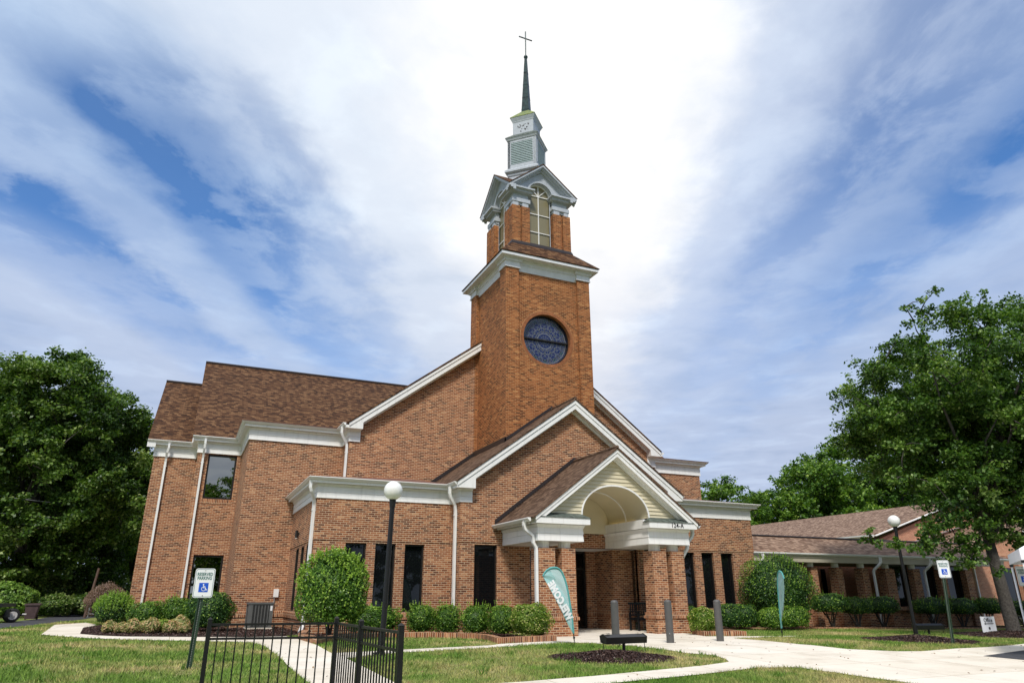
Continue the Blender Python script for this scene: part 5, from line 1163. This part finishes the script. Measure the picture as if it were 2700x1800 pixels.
# office sign
os_ = thing('office_sign', (26.1, 16.9, gz(26, 16.9)), 'small white Office sign with an arrow pointing left, low on the lawn', 'sign'); g0 = gz(26, 16.9)
m = MB(); m.box(25.72, 26.48, 16.89, 16.905, -.05, .46); pl = m.build('sign_plate', 'signwhite', os_)
m = MB(); m.box(25.78, 25.80, 16.905, 16.925, g0-.1, .49); m.box(26.45, 26.47, 16.905, 16.925, g0-.1, .49); m.build('wire_stand', 'steel', os_)
place_text('lettering', 'Office', .19, 'black', pl, front(26.1, 16.886, .335, os_.location), bold=.003, ext=.001)
m = MB(); m.prism([(25.93, 16.884, .215), (26.36, 16.884, .215), (26.36, 16.884, .24), (25.93, 16.884, .24)], (0, .004, 0)); m.prism([(25.86, 16.884, .2275), (25.94, 16.884, .19), (25.94, 16.884, .265)], (0, .004, 0)); m.build('arrow', 'black', pl)
m = MB(); m.prism([(26.06, 16.884, .12), (26.14, 16.884, .12), (26.15, 16.884, .06), (26.10, 16.884, .015), (26.05, 16.884, .06)], (0, .003, 0)); m.build('emblem', 'flash', pl)
m = MB(); m.box(26.02, 26.18, 16.884, 16.888, -.02, -.012); m.build('small_print', 'acgrey', pl)
# canopy tent at the right edge
tn = thing('canopy_tent', (18.3, 9.2, gz(18, 9)), 'white pop-up canopy tent with a white leg at the right edge', 'tent'); g0 = gz(17, 10)
m = MB(); c_ = [(17.0, 9.95), (18.75, 7.5), (21.2, 9.25), (19.45, 11.7)]
vs = [(x, y, 1.90) for x, y in c_]+[(x, y, 2.14) for x, y in c_]+[(19.1, 9.6, 2.95)]
m.add(vs, [(0, 1, 5, 4), (1, 2, 6, 5), (2, 3, 7, 6), (3, 0, 4, 7), (4, 5, 8), (5, 6, 8), (6, 7, 8), (7, 4, 8)]); m.build('canopy', 'tent', tn)
for x, y in c_:
    m = MB(); xx, yy = x+(19.1-x)*.02, y+(9.6-y)*.02; m.box(xx-.018, xx+.018, yy-.018, yy+.018, gz(x, y), 1.95); lg = m.build('leg', 'tent', tn); m = MB(); m.box(xx-.032, xx+.032, yy-.032, yy+.032, 1.84, 1.90); m.build('bracket', 'black', lg)
# bin, truck wheels, gate, wires on the far left
bi = thing('wheelie_bin', (-5.9, 40, .22), 'faded brown wheelie bin standing beside the driveway', 'bin'); g0 = .2
m = MB(); m.add([(-6.10, 39.8, g0+.04), (-5.72, 39.8, g0+.04), (-5.72, 40.25, g0+.04), (-6.10, 40.25, g0+.04), (-6.16, 39.74, g0+.62), (-5.64, 39.74, g0+.62), (-5.64, 40.32, g0+.62), (-6.16, 40.32, g0+.62)], [(0, 3, 2, 1), (4, 5, 6, 7), (0, 1, 5, 4), (1, 2, 6, 5), (2, 3, 7, 6), (3, 0, 4, 7)]); m.build('body', 'bin', bi)
m = MB(); m.prism([(-6.2, 39.70, g0+.62), (-5.60, 39.70, g0+.62), (-5.58, 39.70, g0+.68), (-5.7, 39.70, g0+.71), (-6.1, 39.70, g0+.70), (-6.2, 39.7, g0+.68)], (0, .68, 0)); m.box(-6.2, -5.6, 40.38, 40.44, g0+.62, g0+.66); m.build('lid', 'bin', bi)
for xx in (-6.16, -5.72): m = MB(); m.cyl((xx, 40.3, g0+.1), (xx+.06, 40.3, g0+.1), .1, n=14); m.build('wheel', 'rubber', bi)
tr = thing('truck_trailer', (-6.7, 36.6, .2), 'flatbed trailer showing dual black tyres with white rims at the left edge', 'trailer')
for xx, yy in ((-6.02, 36.5), (-6.9, 36.9), (-7.2, 35.9)):
    m = MB(); c0 = Vector((xx, yy, .46)); ax_ = Vector((.35, -.94, 0)).normalized()
    for o_ in (0, .26):
        a_ = c0-ax_*o_; prof = [(.17, .02), (.25, .0), (.27, .03), (.27, .19), (.25, .22), (.17, .2)]; n_ = 24; vs = []; fs = []; tq = ax_.orthogonal().normalized(); q2 = ax_.cross(tq)
        for rad, o2 in prof: vs += [a_-ax_*o2+(tq*math.cos(2*math.pi*i/n_)+q2*math.sin(2*math.pi*i/n_))*rad for i in range(n_)]
        for k_ in range(len(prof)-1): fs += [(k_*n_+i, k_*n_+(i+1) % n_, (k_+1)*n_+(i+1) % n_, (k_+1)*n_+i) for i in range(n_)]
        m.add(vs, fs)
    wh = m.build('wheel', 'rubber', tr, True); m = MB(); m.cyl(c0-ax_*.10, c0-ax_*.03, .165, .17, 20); m.cyl(c0-ax_*.03, c0+ax_*.01, .06, .05, 14); m.build('rim', 'rim', wh)
m = MB(); m.bar((-11, 37.2, .86), (-6.3, 37.0, .86), 2.2, .14); m.bar((-6.25, 36.3, .55), (-6.1, 36.3, .55), .2, .3); m.build('deck', 'black', tr); m = MB(); m.box(-5.75, -5.60, 36.8, 36.84, .48, .53); m.build('tail_light', 'rim', tr)
gt = thing('farm_gate', (-3.6, 44, .2), 'grey metal farm gate leaning against the woods behind the driveway', 'gate')
def far(x_, z_, y_=44.): return (x_, y_, z_)
m = MB()
for z_ in (.35, .62, .9, 1.18): m.bar(far(-4.0, z_), far(-1.9, z_), .03, .045)
m.bar(far(-4.0, .2), far(-3.95, 1.3), .05, .05, (1, 0, 0)); m.bar(far(-3.7, 1.2), far(-2.5, .3), .03, .05); m.build('bars', 'steel', gt); m = MB(); m.cyl(far(-4.15, .0), far(-3.9, 2.6), .07, .06, 8); m.build('leaning_post', 'wood', gt)
for z0, z1, lb in ((7.15, 5.9, 'upper thin grey utility wire crossing before the left trees'), (5.95, 5.2, 'lower thin grey utility wire crossing before the left trees')):
    m = MB(); m.tube([(-22+i*2.4, 44+i*.5, z0+(z1-z0)*i/8-.5*math.sin(math.pi*i/8)*0) for i in range(9)], .022, 5); tag(m.build('utility_wire', 'steel'), lb, 'wire', 'utility wires')
# hanging flower basket
hb = thing('hanging_basket', (25.2, 24.2, 2.0), 'hanging basket of red flowers under the covered walkway by the first pier', 'flower basket')
m = MB(); m.cyl((25.2, 24.2, 1.02), (25.2, 24.2, 1.22), .10, .16, 14); m.build('pot', 'signwhite', hb); m = MB(); [m.tube([(25.2+.15*math.cos(a_), 24.2+.15*math.sin(a_), 1.2), (25.2, 24.2, 2.55)], .005, 4) for a_ in (0, 2.1, 4.2)]; m.build('hanger', 'steel', hb)
u = unit(900); me = leaves(u*np.array((.3, .3, .42))*(.6+.4*rng.random((900, 1)))+(0, 0, -.42), u, .06, rng.random(900), 'flower'); add_mesh('flowers', me, hb)

# ------------------------------------------------------------------ shrubs
def shrub(name, x, y, me, label, cat='shrub', group=None, rz=0, sc_=(1, 1, 1), stem=None):
    t = thing(name, (x, y, gz(x, y)), label, cat, group); o = add_mesh('foliage', me, t); sc_ = tuple(k*(1.22 if name == 'variegated_shrub' else 1) for k in sc_); o.rotation_euler = (0, 0, rz); o.scale = sc_
    if stem:
        s = stems(t, *stem)
    return t
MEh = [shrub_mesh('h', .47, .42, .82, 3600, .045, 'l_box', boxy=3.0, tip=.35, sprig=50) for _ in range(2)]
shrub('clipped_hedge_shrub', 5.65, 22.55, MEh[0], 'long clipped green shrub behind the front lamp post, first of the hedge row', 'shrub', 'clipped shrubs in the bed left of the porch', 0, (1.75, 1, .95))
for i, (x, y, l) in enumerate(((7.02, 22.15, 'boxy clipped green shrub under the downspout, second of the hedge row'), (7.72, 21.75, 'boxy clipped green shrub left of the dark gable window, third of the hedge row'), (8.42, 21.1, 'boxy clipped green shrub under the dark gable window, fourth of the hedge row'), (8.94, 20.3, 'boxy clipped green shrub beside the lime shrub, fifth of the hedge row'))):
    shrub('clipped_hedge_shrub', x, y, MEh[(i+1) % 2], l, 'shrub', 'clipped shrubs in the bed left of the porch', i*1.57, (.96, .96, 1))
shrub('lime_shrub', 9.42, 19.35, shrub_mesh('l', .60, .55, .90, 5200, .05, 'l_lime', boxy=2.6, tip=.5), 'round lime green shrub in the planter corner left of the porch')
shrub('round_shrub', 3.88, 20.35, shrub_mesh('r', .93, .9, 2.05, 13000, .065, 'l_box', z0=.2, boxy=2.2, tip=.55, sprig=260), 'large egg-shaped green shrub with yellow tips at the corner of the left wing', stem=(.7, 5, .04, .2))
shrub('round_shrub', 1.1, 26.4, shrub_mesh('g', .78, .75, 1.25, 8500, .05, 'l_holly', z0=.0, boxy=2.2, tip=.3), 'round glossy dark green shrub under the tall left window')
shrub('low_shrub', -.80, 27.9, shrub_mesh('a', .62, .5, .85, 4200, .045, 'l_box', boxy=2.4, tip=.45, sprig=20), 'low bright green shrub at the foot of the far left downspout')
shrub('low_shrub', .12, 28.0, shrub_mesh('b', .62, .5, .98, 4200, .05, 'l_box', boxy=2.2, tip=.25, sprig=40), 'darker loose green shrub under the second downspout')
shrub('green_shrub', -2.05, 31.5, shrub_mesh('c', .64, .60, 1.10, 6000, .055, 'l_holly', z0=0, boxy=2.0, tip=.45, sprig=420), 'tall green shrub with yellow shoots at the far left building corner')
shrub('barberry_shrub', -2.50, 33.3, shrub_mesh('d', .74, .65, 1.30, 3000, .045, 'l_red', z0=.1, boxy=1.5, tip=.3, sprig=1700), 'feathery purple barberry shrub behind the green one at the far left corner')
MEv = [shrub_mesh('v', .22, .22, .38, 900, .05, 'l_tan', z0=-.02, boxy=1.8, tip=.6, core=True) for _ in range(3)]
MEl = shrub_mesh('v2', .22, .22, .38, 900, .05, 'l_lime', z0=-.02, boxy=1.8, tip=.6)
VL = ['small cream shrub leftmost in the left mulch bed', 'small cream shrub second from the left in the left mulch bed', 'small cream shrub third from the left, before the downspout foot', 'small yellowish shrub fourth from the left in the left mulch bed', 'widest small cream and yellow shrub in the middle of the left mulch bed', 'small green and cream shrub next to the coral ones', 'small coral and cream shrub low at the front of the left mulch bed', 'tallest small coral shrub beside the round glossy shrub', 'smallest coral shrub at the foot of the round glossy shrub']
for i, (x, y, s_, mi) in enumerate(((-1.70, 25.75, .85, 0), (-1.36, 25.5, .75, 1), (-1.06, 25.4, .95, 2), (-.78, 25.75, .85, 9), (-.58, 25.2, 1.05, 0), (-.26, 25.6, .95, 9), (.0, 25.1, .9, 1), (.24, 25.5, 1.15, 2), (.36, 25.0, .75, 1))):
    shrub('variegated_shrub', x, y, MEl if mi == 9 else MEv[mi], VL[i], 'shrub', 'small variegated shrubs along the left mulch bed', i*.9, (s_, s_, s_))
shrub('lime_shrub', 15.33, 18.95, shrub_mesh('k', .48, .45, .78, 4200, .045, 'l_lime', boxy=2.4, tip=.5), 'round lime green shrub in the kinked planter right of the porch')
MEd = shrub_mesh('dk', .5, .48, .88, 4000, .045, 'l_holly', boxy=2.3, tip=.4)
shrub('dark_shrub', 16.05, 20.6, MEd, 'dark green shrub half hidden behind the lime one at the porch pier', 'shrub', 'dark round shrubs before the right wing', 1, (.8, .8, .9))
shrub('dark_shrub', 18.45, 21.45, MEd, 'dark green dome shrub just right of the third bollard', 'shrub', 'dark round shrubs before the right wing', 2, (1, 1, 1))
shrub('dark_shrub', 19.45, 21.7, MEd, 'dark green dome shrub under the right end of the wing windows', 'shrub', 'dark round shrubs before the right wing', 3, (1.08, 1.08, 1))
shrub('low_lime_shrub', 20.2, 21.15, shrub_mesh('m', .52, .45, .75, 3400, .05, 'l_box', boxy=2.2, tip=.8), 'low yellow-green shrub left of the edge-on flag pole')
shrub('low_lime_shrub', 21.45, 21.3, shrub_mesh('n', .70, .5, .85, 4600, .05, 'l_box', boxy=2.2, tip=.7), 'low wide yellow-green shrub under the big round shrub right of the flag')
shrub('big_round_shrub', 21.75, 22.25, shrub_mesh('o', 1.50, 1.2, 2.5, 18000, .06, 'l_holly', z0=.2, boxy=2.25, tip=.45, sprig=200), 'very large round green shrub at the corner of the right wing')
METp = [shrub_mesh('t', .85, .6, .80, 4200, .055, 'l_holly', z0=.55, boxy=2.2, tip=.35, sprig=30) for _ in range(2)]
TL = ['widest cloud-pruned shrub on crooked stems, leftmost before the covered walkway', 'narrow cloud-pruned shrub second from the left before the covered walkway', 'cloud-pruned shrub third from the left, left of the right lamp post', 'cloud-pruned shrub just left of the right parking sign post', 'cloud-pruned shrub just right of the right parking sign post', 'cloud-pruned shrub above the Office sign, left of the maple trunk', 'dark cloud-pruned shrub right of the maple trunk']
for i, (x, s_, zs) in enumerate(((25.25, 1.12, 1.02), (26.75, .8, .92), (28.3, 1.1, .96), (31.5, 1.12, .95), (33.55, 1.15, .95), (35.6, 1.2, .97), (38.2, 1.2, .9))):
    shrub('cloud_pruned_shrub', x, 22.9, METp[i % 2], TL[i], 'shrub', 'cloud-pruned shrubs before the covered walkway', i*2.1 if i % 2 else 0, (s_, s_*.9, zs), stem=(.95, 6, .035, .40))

# ------------------------------------------------------------------ trees
def tree_parts(blobs, base, fork, r0, dens, leaf, mat, flat=.8, limbs=10, name='crown', tonemul=1.0, lean=(0, 0), cull=.6, inner=.35, upb=.5):
    P, U, T = blob_pts(blobs, dens, inner, flat, cull); n = len(P)
    nr = U*.35+rng.normal(size=(n, 3))*.7; nr[:, 2] += upb+.3
    tone = np.clip(.48+T*1.2+rng.normal(size=n)*.19, 0, 1)
    me = leaves(P, nr, np.full(n, leaf), tone, mat, name, .62, droop=.5)
    tr_ = MB(); bx, by, bz = base; fx, fy, fz = fork
    tr_.tube([(bx, by, bz-.3), (bx, by, bz+.15), (bx+(fx-bx)*.4, by+(fy-by)*.4, bz+(fz-bz)*.45), (fx, fy, fz)], [r0*1.45, r0*1.08, r0*.92, r0*.78], 14)
    lm = MB(); B = sorted(blobs, key=lambda b: -(b[2])); sel = B[::max(1, len(B)//limbs)][:limbs]; nodes = [Vector(fork)]
    for b in sel:
        e = Vector(b[:3]); f0 = Vector(fork); d = e-f0; mid = f0+d*.4+Vector((0, 0, .12*d.length)); mid2 = f0+d*.72+Vector((rng.normal()*.2, rng.normal()*.2, .08*d.length))
        lm.tube([f0-Vector((0, 0, .3)), f0+d*.12+Vector((0, 0, .05*d.length)), mid, mid2, e], [r0*.52, r0*.42, r0*.30, r0*.18, .02], 7); nodes += [f0+d*.15, mid, mid2]
    for b in sorted(blobs, key=lambda b: (Vector(b[:3])-Vector(fork)).length):
        e = Vector(b[:3]); c = min(nodes, key=lambda q_: (q_-e).length)
        if (c-e).length > .3: lm.tube([c, c+(e-c)*.5+Vector((rng.normal()*.06, rng.normal()*.06, .05)), e], [min(.035, r0*.1)+.006, min(.025, r0*.07)+.006, .008], 4)
        nodes.append(e)
    return me, tr_, lm
# maple at the right edge
bl = []; cxm, cym, czm = 30.2, 16.9, 7.9
rg = np.random.default_rng(11)
while len(bl) < 430:
    u_ = rg.normal(size=3); u_ /= np.linalg.norm(u_); k_ = rg.random()**.38
    u_ = u_/(np.abs(u_)**2.6).sum()**(1/2.6); p = np.array([cxm, cym, czm])+u_*k_*(6.6, 4.8, 4.35); r_ = .50+.50*rg.random()
    if u_[2] < -.2 and k_ > .7: p[2] += .8
    if p[2] < 3.2: continue
    bl.append((p[0], p[1], p[2], r_))
for x, z, r_ in ((25.7, 10.7, .6), (24.9, 11.3, .4), (24.5, 11.8, .25), (25.4, 12.2, .25), (26.6, 12.2, .55), (26.4, 12.8, .3), (27.9, 12.6, .5), (29.7, 12.7, .6), (29.8, 13.3, .3), (32.1, 12.9, .6), (32.0, 13.6, .3), (34.0, 12.4, .6), (34.3, 13.1, .3), (24.1, 10.4, .45), (23.5, 9.7, .3), (23.7, 8.8, .5), (22.9, 8.6, .3), (23.1, 7.3, .4), (23.4, 6.3, .5), (22.5, 6.0, .3), (23.4, 5.2, .5), (22.8, 5.0, .3), (24.1, 4.9, .5), (25.0, 4.8, .6), (26.1, 4.7, .6), (27.0, 4.2, .6), (27.9, 4.6, .6), (29.1, 4.2, .6), (30.3, 4.4, .6), (25.5, 5.8, .6), (26.7, 5.5, .7)): bl.append((x, 16.6+rg.normal()*.7, z, r_))
for x, z, r_ in ((20.35, 2.75, .32), (20.1, 3.1, .22), (22.9, 2.95, .36), (23.1, 3.2, .36), (23.3, 2.75, .42), (24.0, 2.5, .45), (24.6, 2.85, .5), (24.9, 2.1, .4), (25.4, 2.6, .45), (23.6, 4.2, .5), (26.0, 3.0, .45), (26.6, 3.7, .55), (27.6, 3.4, .5), (28.6, 4.0, .6), (29.2, 3.6, .5), (30.2, 4.2, .7), (24.6, 3.8, .6), (25.6, 1.9, .3), (28.3, 3.2, .6), (29.6, 3.3, .6), (23.6, 3.6, .5), (24.4, 3.3, .55), (25.2, 3.4, .55), (24.8, 2.9, .5), (26.0, 2.4, .45), (25.6, 3.9, .6), (26.8, 3.1, .5), (27.5, 3.0, .45), (20.9, 2.75, .28), (21.6, 2.65, .28), (22.2, 2.6, .3), (22.8, 2.7, .3), (23.4, 3.3, .4), (31, 3.6, .7), (32.5, 3.8, .8)): bl.append((x, 16.3+rg.normal()*.3, z, r_))
for _ in range(90):
    a1 = rg.random()*math.pi*2; bl.append((cxm+rg.random()**.5*6.0*math.cos(a1), 16.2+2.6*math.sin(a1)*rg.random(), 4.0+2.6*rg.random(), .45+.35*rg.random()))
g0 = gz(26.95, 16.6); mt = thing('maple_tree', (26.95, 16.6, g0), 'large leafy maple with a forked grey trunk at the right edge', 'tree')
me, tk, lm = tree_parts(bl, (26.95, 16.6, g0), (26.75, 16.65, 3.3), .215, 960, .135, 'l_maple', limbs=16, cull=0, inner=.6)
me.transform(Matrix.Translation((-26.95, -16.6, -g0))); add_mesh('crown', me, mt); tk.build('trunk', 'bark', mt, True); lm.build('limbs', 'bark', mt, True)
# big tree at the left edge
def big_tree(name, x, y, R_, H_, nb, leaf, mat, label, seed, cat='tree', group=None, low=.8, dens=150, r0=.3, rb=(1.1, 1.0), base=.08):
    rg = np.random.default_rng(seed); g0 = gz(x, y); bl = []; cz = g0+low+(H_-low)/2
    while len(bl) < nb:
        u_ = rg.normal(size=3); u_ /= np.linalg.norm(u_); k_ = rg.random()**.27; p = np.array([x, y, cz])+u_*k_*(R_, R_*.85, (H_-low)/2-.4)
        t_ = (p[2]-cz)/((H_-low)/2)
        p[0] = x+(p[0]-x)*(1.08-.25*max(0, t_)); bl.append((*p, rb[0]+rb[1]*rg.random()))
    t = thing(name, (x, y, g0), label, cat, group)
    me, tk, lm = tree_parts(bl, (x, y, g0), (x, y, g0+H_*.3), r0, dens, leaf, mat, limbs=9, cull=0)
    me.transform(Matrix.Translation((-x, -y, -g0))); add_mesh('crown', me, t); tk.build('trunk', 'bark', t, True); lm.build('limbs', 'bark', t, True); return t
big_tree('oak_tree', -8.6, 50, 6.6, 15.4, 430, .21, 'l_oak', 'huge dark green tree filling the left edge behind the driveway', 21, low=.2, dens=540, r0=.35, rb=(.6, .8))
W1 = big_tree('woodland_tree', 72, 73, 6.6, 15.2, 110, .34, 'l_wood', 'rounded green tree behind the office roof, third in the right tree line', 31, group='trees beyond the office building', dens=150, rb=(.8, .9))
W2 = big_tree('woodland_tree', 65, 72, 6.0, 16.6, 100, .34, 'l_wood', 'pointed green tree with a ragged top, second in the right tree line', 32, group='trees beyond the office building', dens=150, rb=(.8, .9))
def cp(src, x, y, s_, label, rz=0, group='trees beyond the office building', sz=None):
    c = copy_tree(src, (x, y, gz(x, y)), rz, label, (s_, s_, sz or s_)); c['group'] = group; return c
cp(W1, 58.5, 74, 1.05, 'low green tree just right of the wing roof, first in the right tree line', 1)
cp(W1, 78, 71, 1.25, 'bushy green tree above the middle of the office roof', 2); cp(W2, 84, 74, 1.3, 'tall green tree right of the middle of the office roof', .7); cp(W1, 90, 72, 1.55, 'tall dark green tree partly behind the maple crown', 3.3)
cp(W2, 98, 76, 1.35, 'tall green tree seen through the maple crown', 2.2); cp(W1, 108, 76, 1.5, 'green tree behind the right half of the maple', 4.1); cp(W2, 118, 74, 1.4, 'green tree at the far right behind the maple', 5)
cp(W2, 92, 60, 1.0, 'green tree low between maple limbs', 4)
LG = 'dark trees of the wood on the left'
for i, (src, x, y, s_, l, sz) in enumerate(((W2, -17, 53, .95, 'dark tree cut by the left edge behind the oak', .95), (W1, -13, 62, .9, 'dark tree deep behind the big left tree', 1.0), (W1, -3.2, 61, .85, 'dark tree between the big left tree and the church corner', .62), (W2, -8, 68, 1.0, 'dark tree at the back of the left wood', .75), (W1, -20, 66, 1.1, 'dark tree at the back left corner of the wood', 1.0), (W2, -1.0, 72, .9, 'dark tree hidden mostly by the church corner', .6))):
    cp(src, x, y, s_, l, i*1.3, LG, sz)
u_sh = [shrub_mesh('u', 1.6, 1.2, 2.0, 5000, .17, 'l_vine', z0=-.1, boxy=1.9, tip=.5, sprig=40) for _ in range(1)]
u_dk = shrub_mesh('u2', 1.6, 1.2, 2.0, 5000, .17, 'l_oak', z0=-.1, boxy=1.9, tip=.3, sprig=40)
for i, (x, y, s_, l) in enumerate(((-7.7, 44.2, .85, 'bright green bramble mound above the trailer wheels'), (-9.6, 45, 1.1, 'bright green bramble mound at the left edge'), (-5.9, 46.5, .75, 'green bramble mound behind the wheelie bin'), (-4.4, 47.5, .8, 'dark green undergrowth beside the farm gate'), (-2.6, 48, .85, 'dark green undergrowth right of the farm gate'), (-1.2, 49, .9, 'dark green undergrowth behind the purple shrub'), (-12.5, 47.5, 1.3, 'tall bramble mound left of the wood trunks, cut by the edge'), (-6.8, 50.5, 1.5, 'dark undergrowth in the shade under the huge tree'), (-4.5, 53, 1.5, 'dark undergrowth deep behind the farm gate'))):
    shrub('bramble', x, y, u_sh[0] if i < 2 else u_dk, l, 'undergrowth', 'bramble mounds at the edge of the left wood', i*1.1, (s_, s_, s_*(1 if i < 2 else .8)))
# the trees across the road, which the windows reflect
for i in range(16):
    cp((W1, W2)[i % 2], -42+i*9.5, -33-(i % 3)*4, (1.0, 1.08, .94, 1.25, 1.3)[i % 5] if i not in (4, 5, 6) else (1.22, 1.16, 1.26)[i-4], ('dark reflected tree number %s across the road, seen in the church windows' % ['one', 'two', 'three', 'four', 'five', 'six', 'seven', 'eight', 'nine', 'ten', 'eleven', 'twelve', 'thirteen', 'fourteen', 'fifteen', 'sixteen'][i]), i*.8, 'trees across the road behind the viewer')

# ------------------------------------------------------------------ mulch mounds and chips
def mound(name, x, y, rx, ry, h, label, rot=0):
    m = MB(); vs = [(x, y, gz(x, y)+h)]; fs = []; K, n = 7, 44
    for k in range(1, K+1):
        f = k/K
        for i in range(n):
            a_ = 2*math.pi*i/n; w_ = 1+.05*math.sin(a_*3+1)+.03*math.sin(a_*7); px = rx*f*math.cos(a_)*w_; py = ry*f*math.sin(a_)*w_
            X_ = x+px*math.cos(rot)-py*math.sin(rot); Y_ = y+px*math.sin(rot)+py*math.cos(rot)
            vs.append((X_, Y_, gz(X_, Y_)+h*(math.cos(f*math.pi)+1)/2+.012*(1-f)*math.sin(i*5+k*3)-(.02 if k == K else -.006)))
    fs = [(0, 1+i, 1+(i+1) % n) for i in range(n)]
    for k in range(K-1):
        for i in range(n): a_ = 1+k*n+i; b_ = 1+k*n+(i+1) % n; fs.append((a_, a_+n, b_+n, b_))
    m.add(vs, fs); o = m.build(name, 'mulch', None, True); tag(o, label, None, None, 'structure'); return (x, y, rx, ry, h, rot)
MO = [mound('mulch_mound', 8.25, 13.15, 1.36, .95, .13, 'dark mulch mound under the floodlight before the porch', R(-4)), mound('mulch_mound', 19.7, 14.9, 1.9, 1.55, .12, 'dark mulch mound around the right lamp and sign', R(35)), mound('mulch_mound', 27.0, 16.6, 3.6, 2.0, .15, 'dark mulch mound round the maple trunk', R(25))]
def chips(n, pts, size):
    u_ = rng.normal(size=(len(pts), 3)); u_[:, 2] = np.abs(u_[:, 2])+.4
    return leaves(pts, u_, np.full(len(pts), size), rng.random(len(pts)), 'chip', 'chips', .35)
pts = []
for x, y, rx, ry, h, rot in MO:
    n = 9000; f = np.sqrt(rng.random(n)); a_ = rng.random(n)*2*math.pi; px = rx*f*np.cos(a_)*1.02; py = ry*f*np.sin(a_)*1.02; X_ = x+px*math.cos(rot)-py*math.sin(rot); Y_ = y+px*math.sin(rot)+py*math.cos(rot)
    pts.append(np.stack([X_, Y_, gzv(X_, Y_)+h*(np.cos(f*math.pi)+1)/2+.012], 1))
b0 = np.array(BEDS[0]); q_ = rng.random((14000, 2))*(b0.max(0)-b0.min(0))+b0.min(0); q_ = q_[pip(q_, BEDS[0])]; pts.append(np.c_[q_, gzv(q_[:, 0], q_[:, 1])+.035])
for B_ in BEDS[1:]:
    b0 = np.array(B_); q_ = rng.random((12000, 2))*(b0.max(0)-b0.min(0))+b0.min(0); q_ = q_[pip(q_, B_)]; pts.append(np.c_[q_, gzv(q_[:, 0], q_[:, 1])+.035])
pts = np.concatenate(pts); me = chips(0, pts, .055); o = bpy.data.objects.new('mulch_chips', me); COL.objects.link(o); tag(o, 'loose dark bark chips over the mounds and beds', None, None, 'stuff')

# ------------------------------------------------------------------ grass
def grass(n):
    # more blades near the viewer; none on paving, beds or buildings
    yy = 7.0+(38-7.0)*rng.random(n*3)**1.9; xx = rng.random(n*3)*1.0
    x0 = -.36*yy-1.0; x1 = 1.7*yy+4; q_ = np.c_[x0+(x1-x0)*xx, yy]
    ok = np.ones(len(q_), bool)
    for P0 in (WALK, PLAZA, *BEDS): ok &= ~pip(q_, P0)
    for P0 in ([(16.64, 11.05), (19.2, 11.75), (30, 14.2), (60, 18), (60, 5.5), (16.2, 5.5), (16.83, 10.3)], [(3.7, 22.6), (22.1, 22.6), (22.1, 40), (3.7, 40)], [(22, 23.0), (60, 23.0), (60, 60), (22, 60)], [(-2.3, 28), (4, 28), (4, 60), (-2.3, 60)], [(-40, 27), (-5.3, 30.3), (-4.75, 33), (-3.9, 42), (-5.9, 43), (-6.4, 34.2), (-40, 31)]): ok &= ~pip(q_, P0)
    for x, y, rx, ry, h, rot in MO:
        dx = q_[:, 0]-x; dy = q_[:, 1]-y; u_ = (dx*math.cos(rot)+dy*math.sin(rot))/rx; v_ = (-dx*math.sin(rot)+dy*math.cos(rot))/ry; ok &= (u_*u_+v_*v_) > .97
    q_ = q_[ok][:n]; n = len(q_); d = q_[:, 1]
    h = (.030+.035*rng.random(n))*(1+.4*(np.sin(q_[:, 0]*1.3)*np.cos(q_[:, 1]*1.7) > .3)); wd = .0045+.0009*d
    a_ = rng.random(n)*2*math.pi; dx = np.cos(a_)*wd*.5; dy = np.sin(a_)*wd*.5; lx = rng.normal(size=n)*h*.45; ly = rng.normal(size=n)*h*.45; z = gzv(q_[:, 0], q_[:, 1])
    V = np.stack([np.c_[q_[:, 0]-dx, q_[:, 1]-dy, z-.004], np.c_[q_[:, 0]+dx, q_[:, 1]+dy, z-.004], np.c_[q_[:, 0]+lx, q_[:, 1]+ly, z+h]], 1)
    me = np_mesh('grass', V, None, rng.random(n), 'blade'); o = bpy.data.objects.new('grass', me); COL.objects.link(o); tag(o, 'short mown grass blades of the lawn', None, None, 'stuff')
grass(330000)

# a few fallen leaves on the paving and the lawn
n = 260; q_ = np.c_[2+20*rng.random(n), 9.2+9*rng.random(n)]; z = gzv(q_[:, 0], q_[:, 1])+.024+.03*(~(pip(q_, PLAZA) | pip(q_, WALK)))
u_ = rng.normal(size=(n, 3))*.3; u_[:, 2] = 1
MT['dry'] = leaf_mat('dry_leaf', [(0, (.10, .05, .02)), (.5, (.20, .10, .04)), (1, (.30, .20, .07))], 0.0)
o = bpy.data.objects.new('fallen_leaves', leaves(np.c_[q_, z], u_, np.full(n, .055), rng.random(n), 'dry', 'fallen_leaves')); COL.objects.link(o); tag(o, 'few dry brown leaves scattered on the paving and lawn', None, None, 'stuff')
# taller weed tufts in the lawn
n = 170; c0 = np.c_[-3+20*rng.random(n), 9+11*rng.random(n)]; ok = ~(pip(c0, PLAZA) | pip(c0, WALK) | pip(c0, BEDS[0]) | pip(c0, BEDS[1])); c0 = c0[ok & (c0[:, 1] < 21)]
k = 16; C0 = np.repeat(c0, k, 0)+rng.normal(size=(len(c0)*k, 2))*.045; n = len(C0); h = .06+.06*rng.random(n); a_ = rng.random(n)*6.28; wd = .011
zz_0 = gzv(C0[:, 0], C0[:, 1]); lx = rng.normal(size=n)*.05; ly = rng.normal(size=n)*.05
V = np.stack([np.c_[C0[:, 0]-np.cos(a_)*wd, C0[:, 1]-np.sin(a_)*wd, zz_0], np.c_[C0[:, 0]+np.cos(a_)*wd, C0[:, 1]+np.sin(a_)*wd, zz_0], np.c_[C0[:, 0]+lx, C0[:, 1]+ly, zz_0+h]], 1)
o = bpy.data.objects.new('weed_tufts', np_mesh('weed_tufts', V, None, .35+.3*rng.random(n), 'l_box')); COL.objects.link(o); tag(o, 'scattered taller weed tufts in the lawn', None, None, 'stuff')
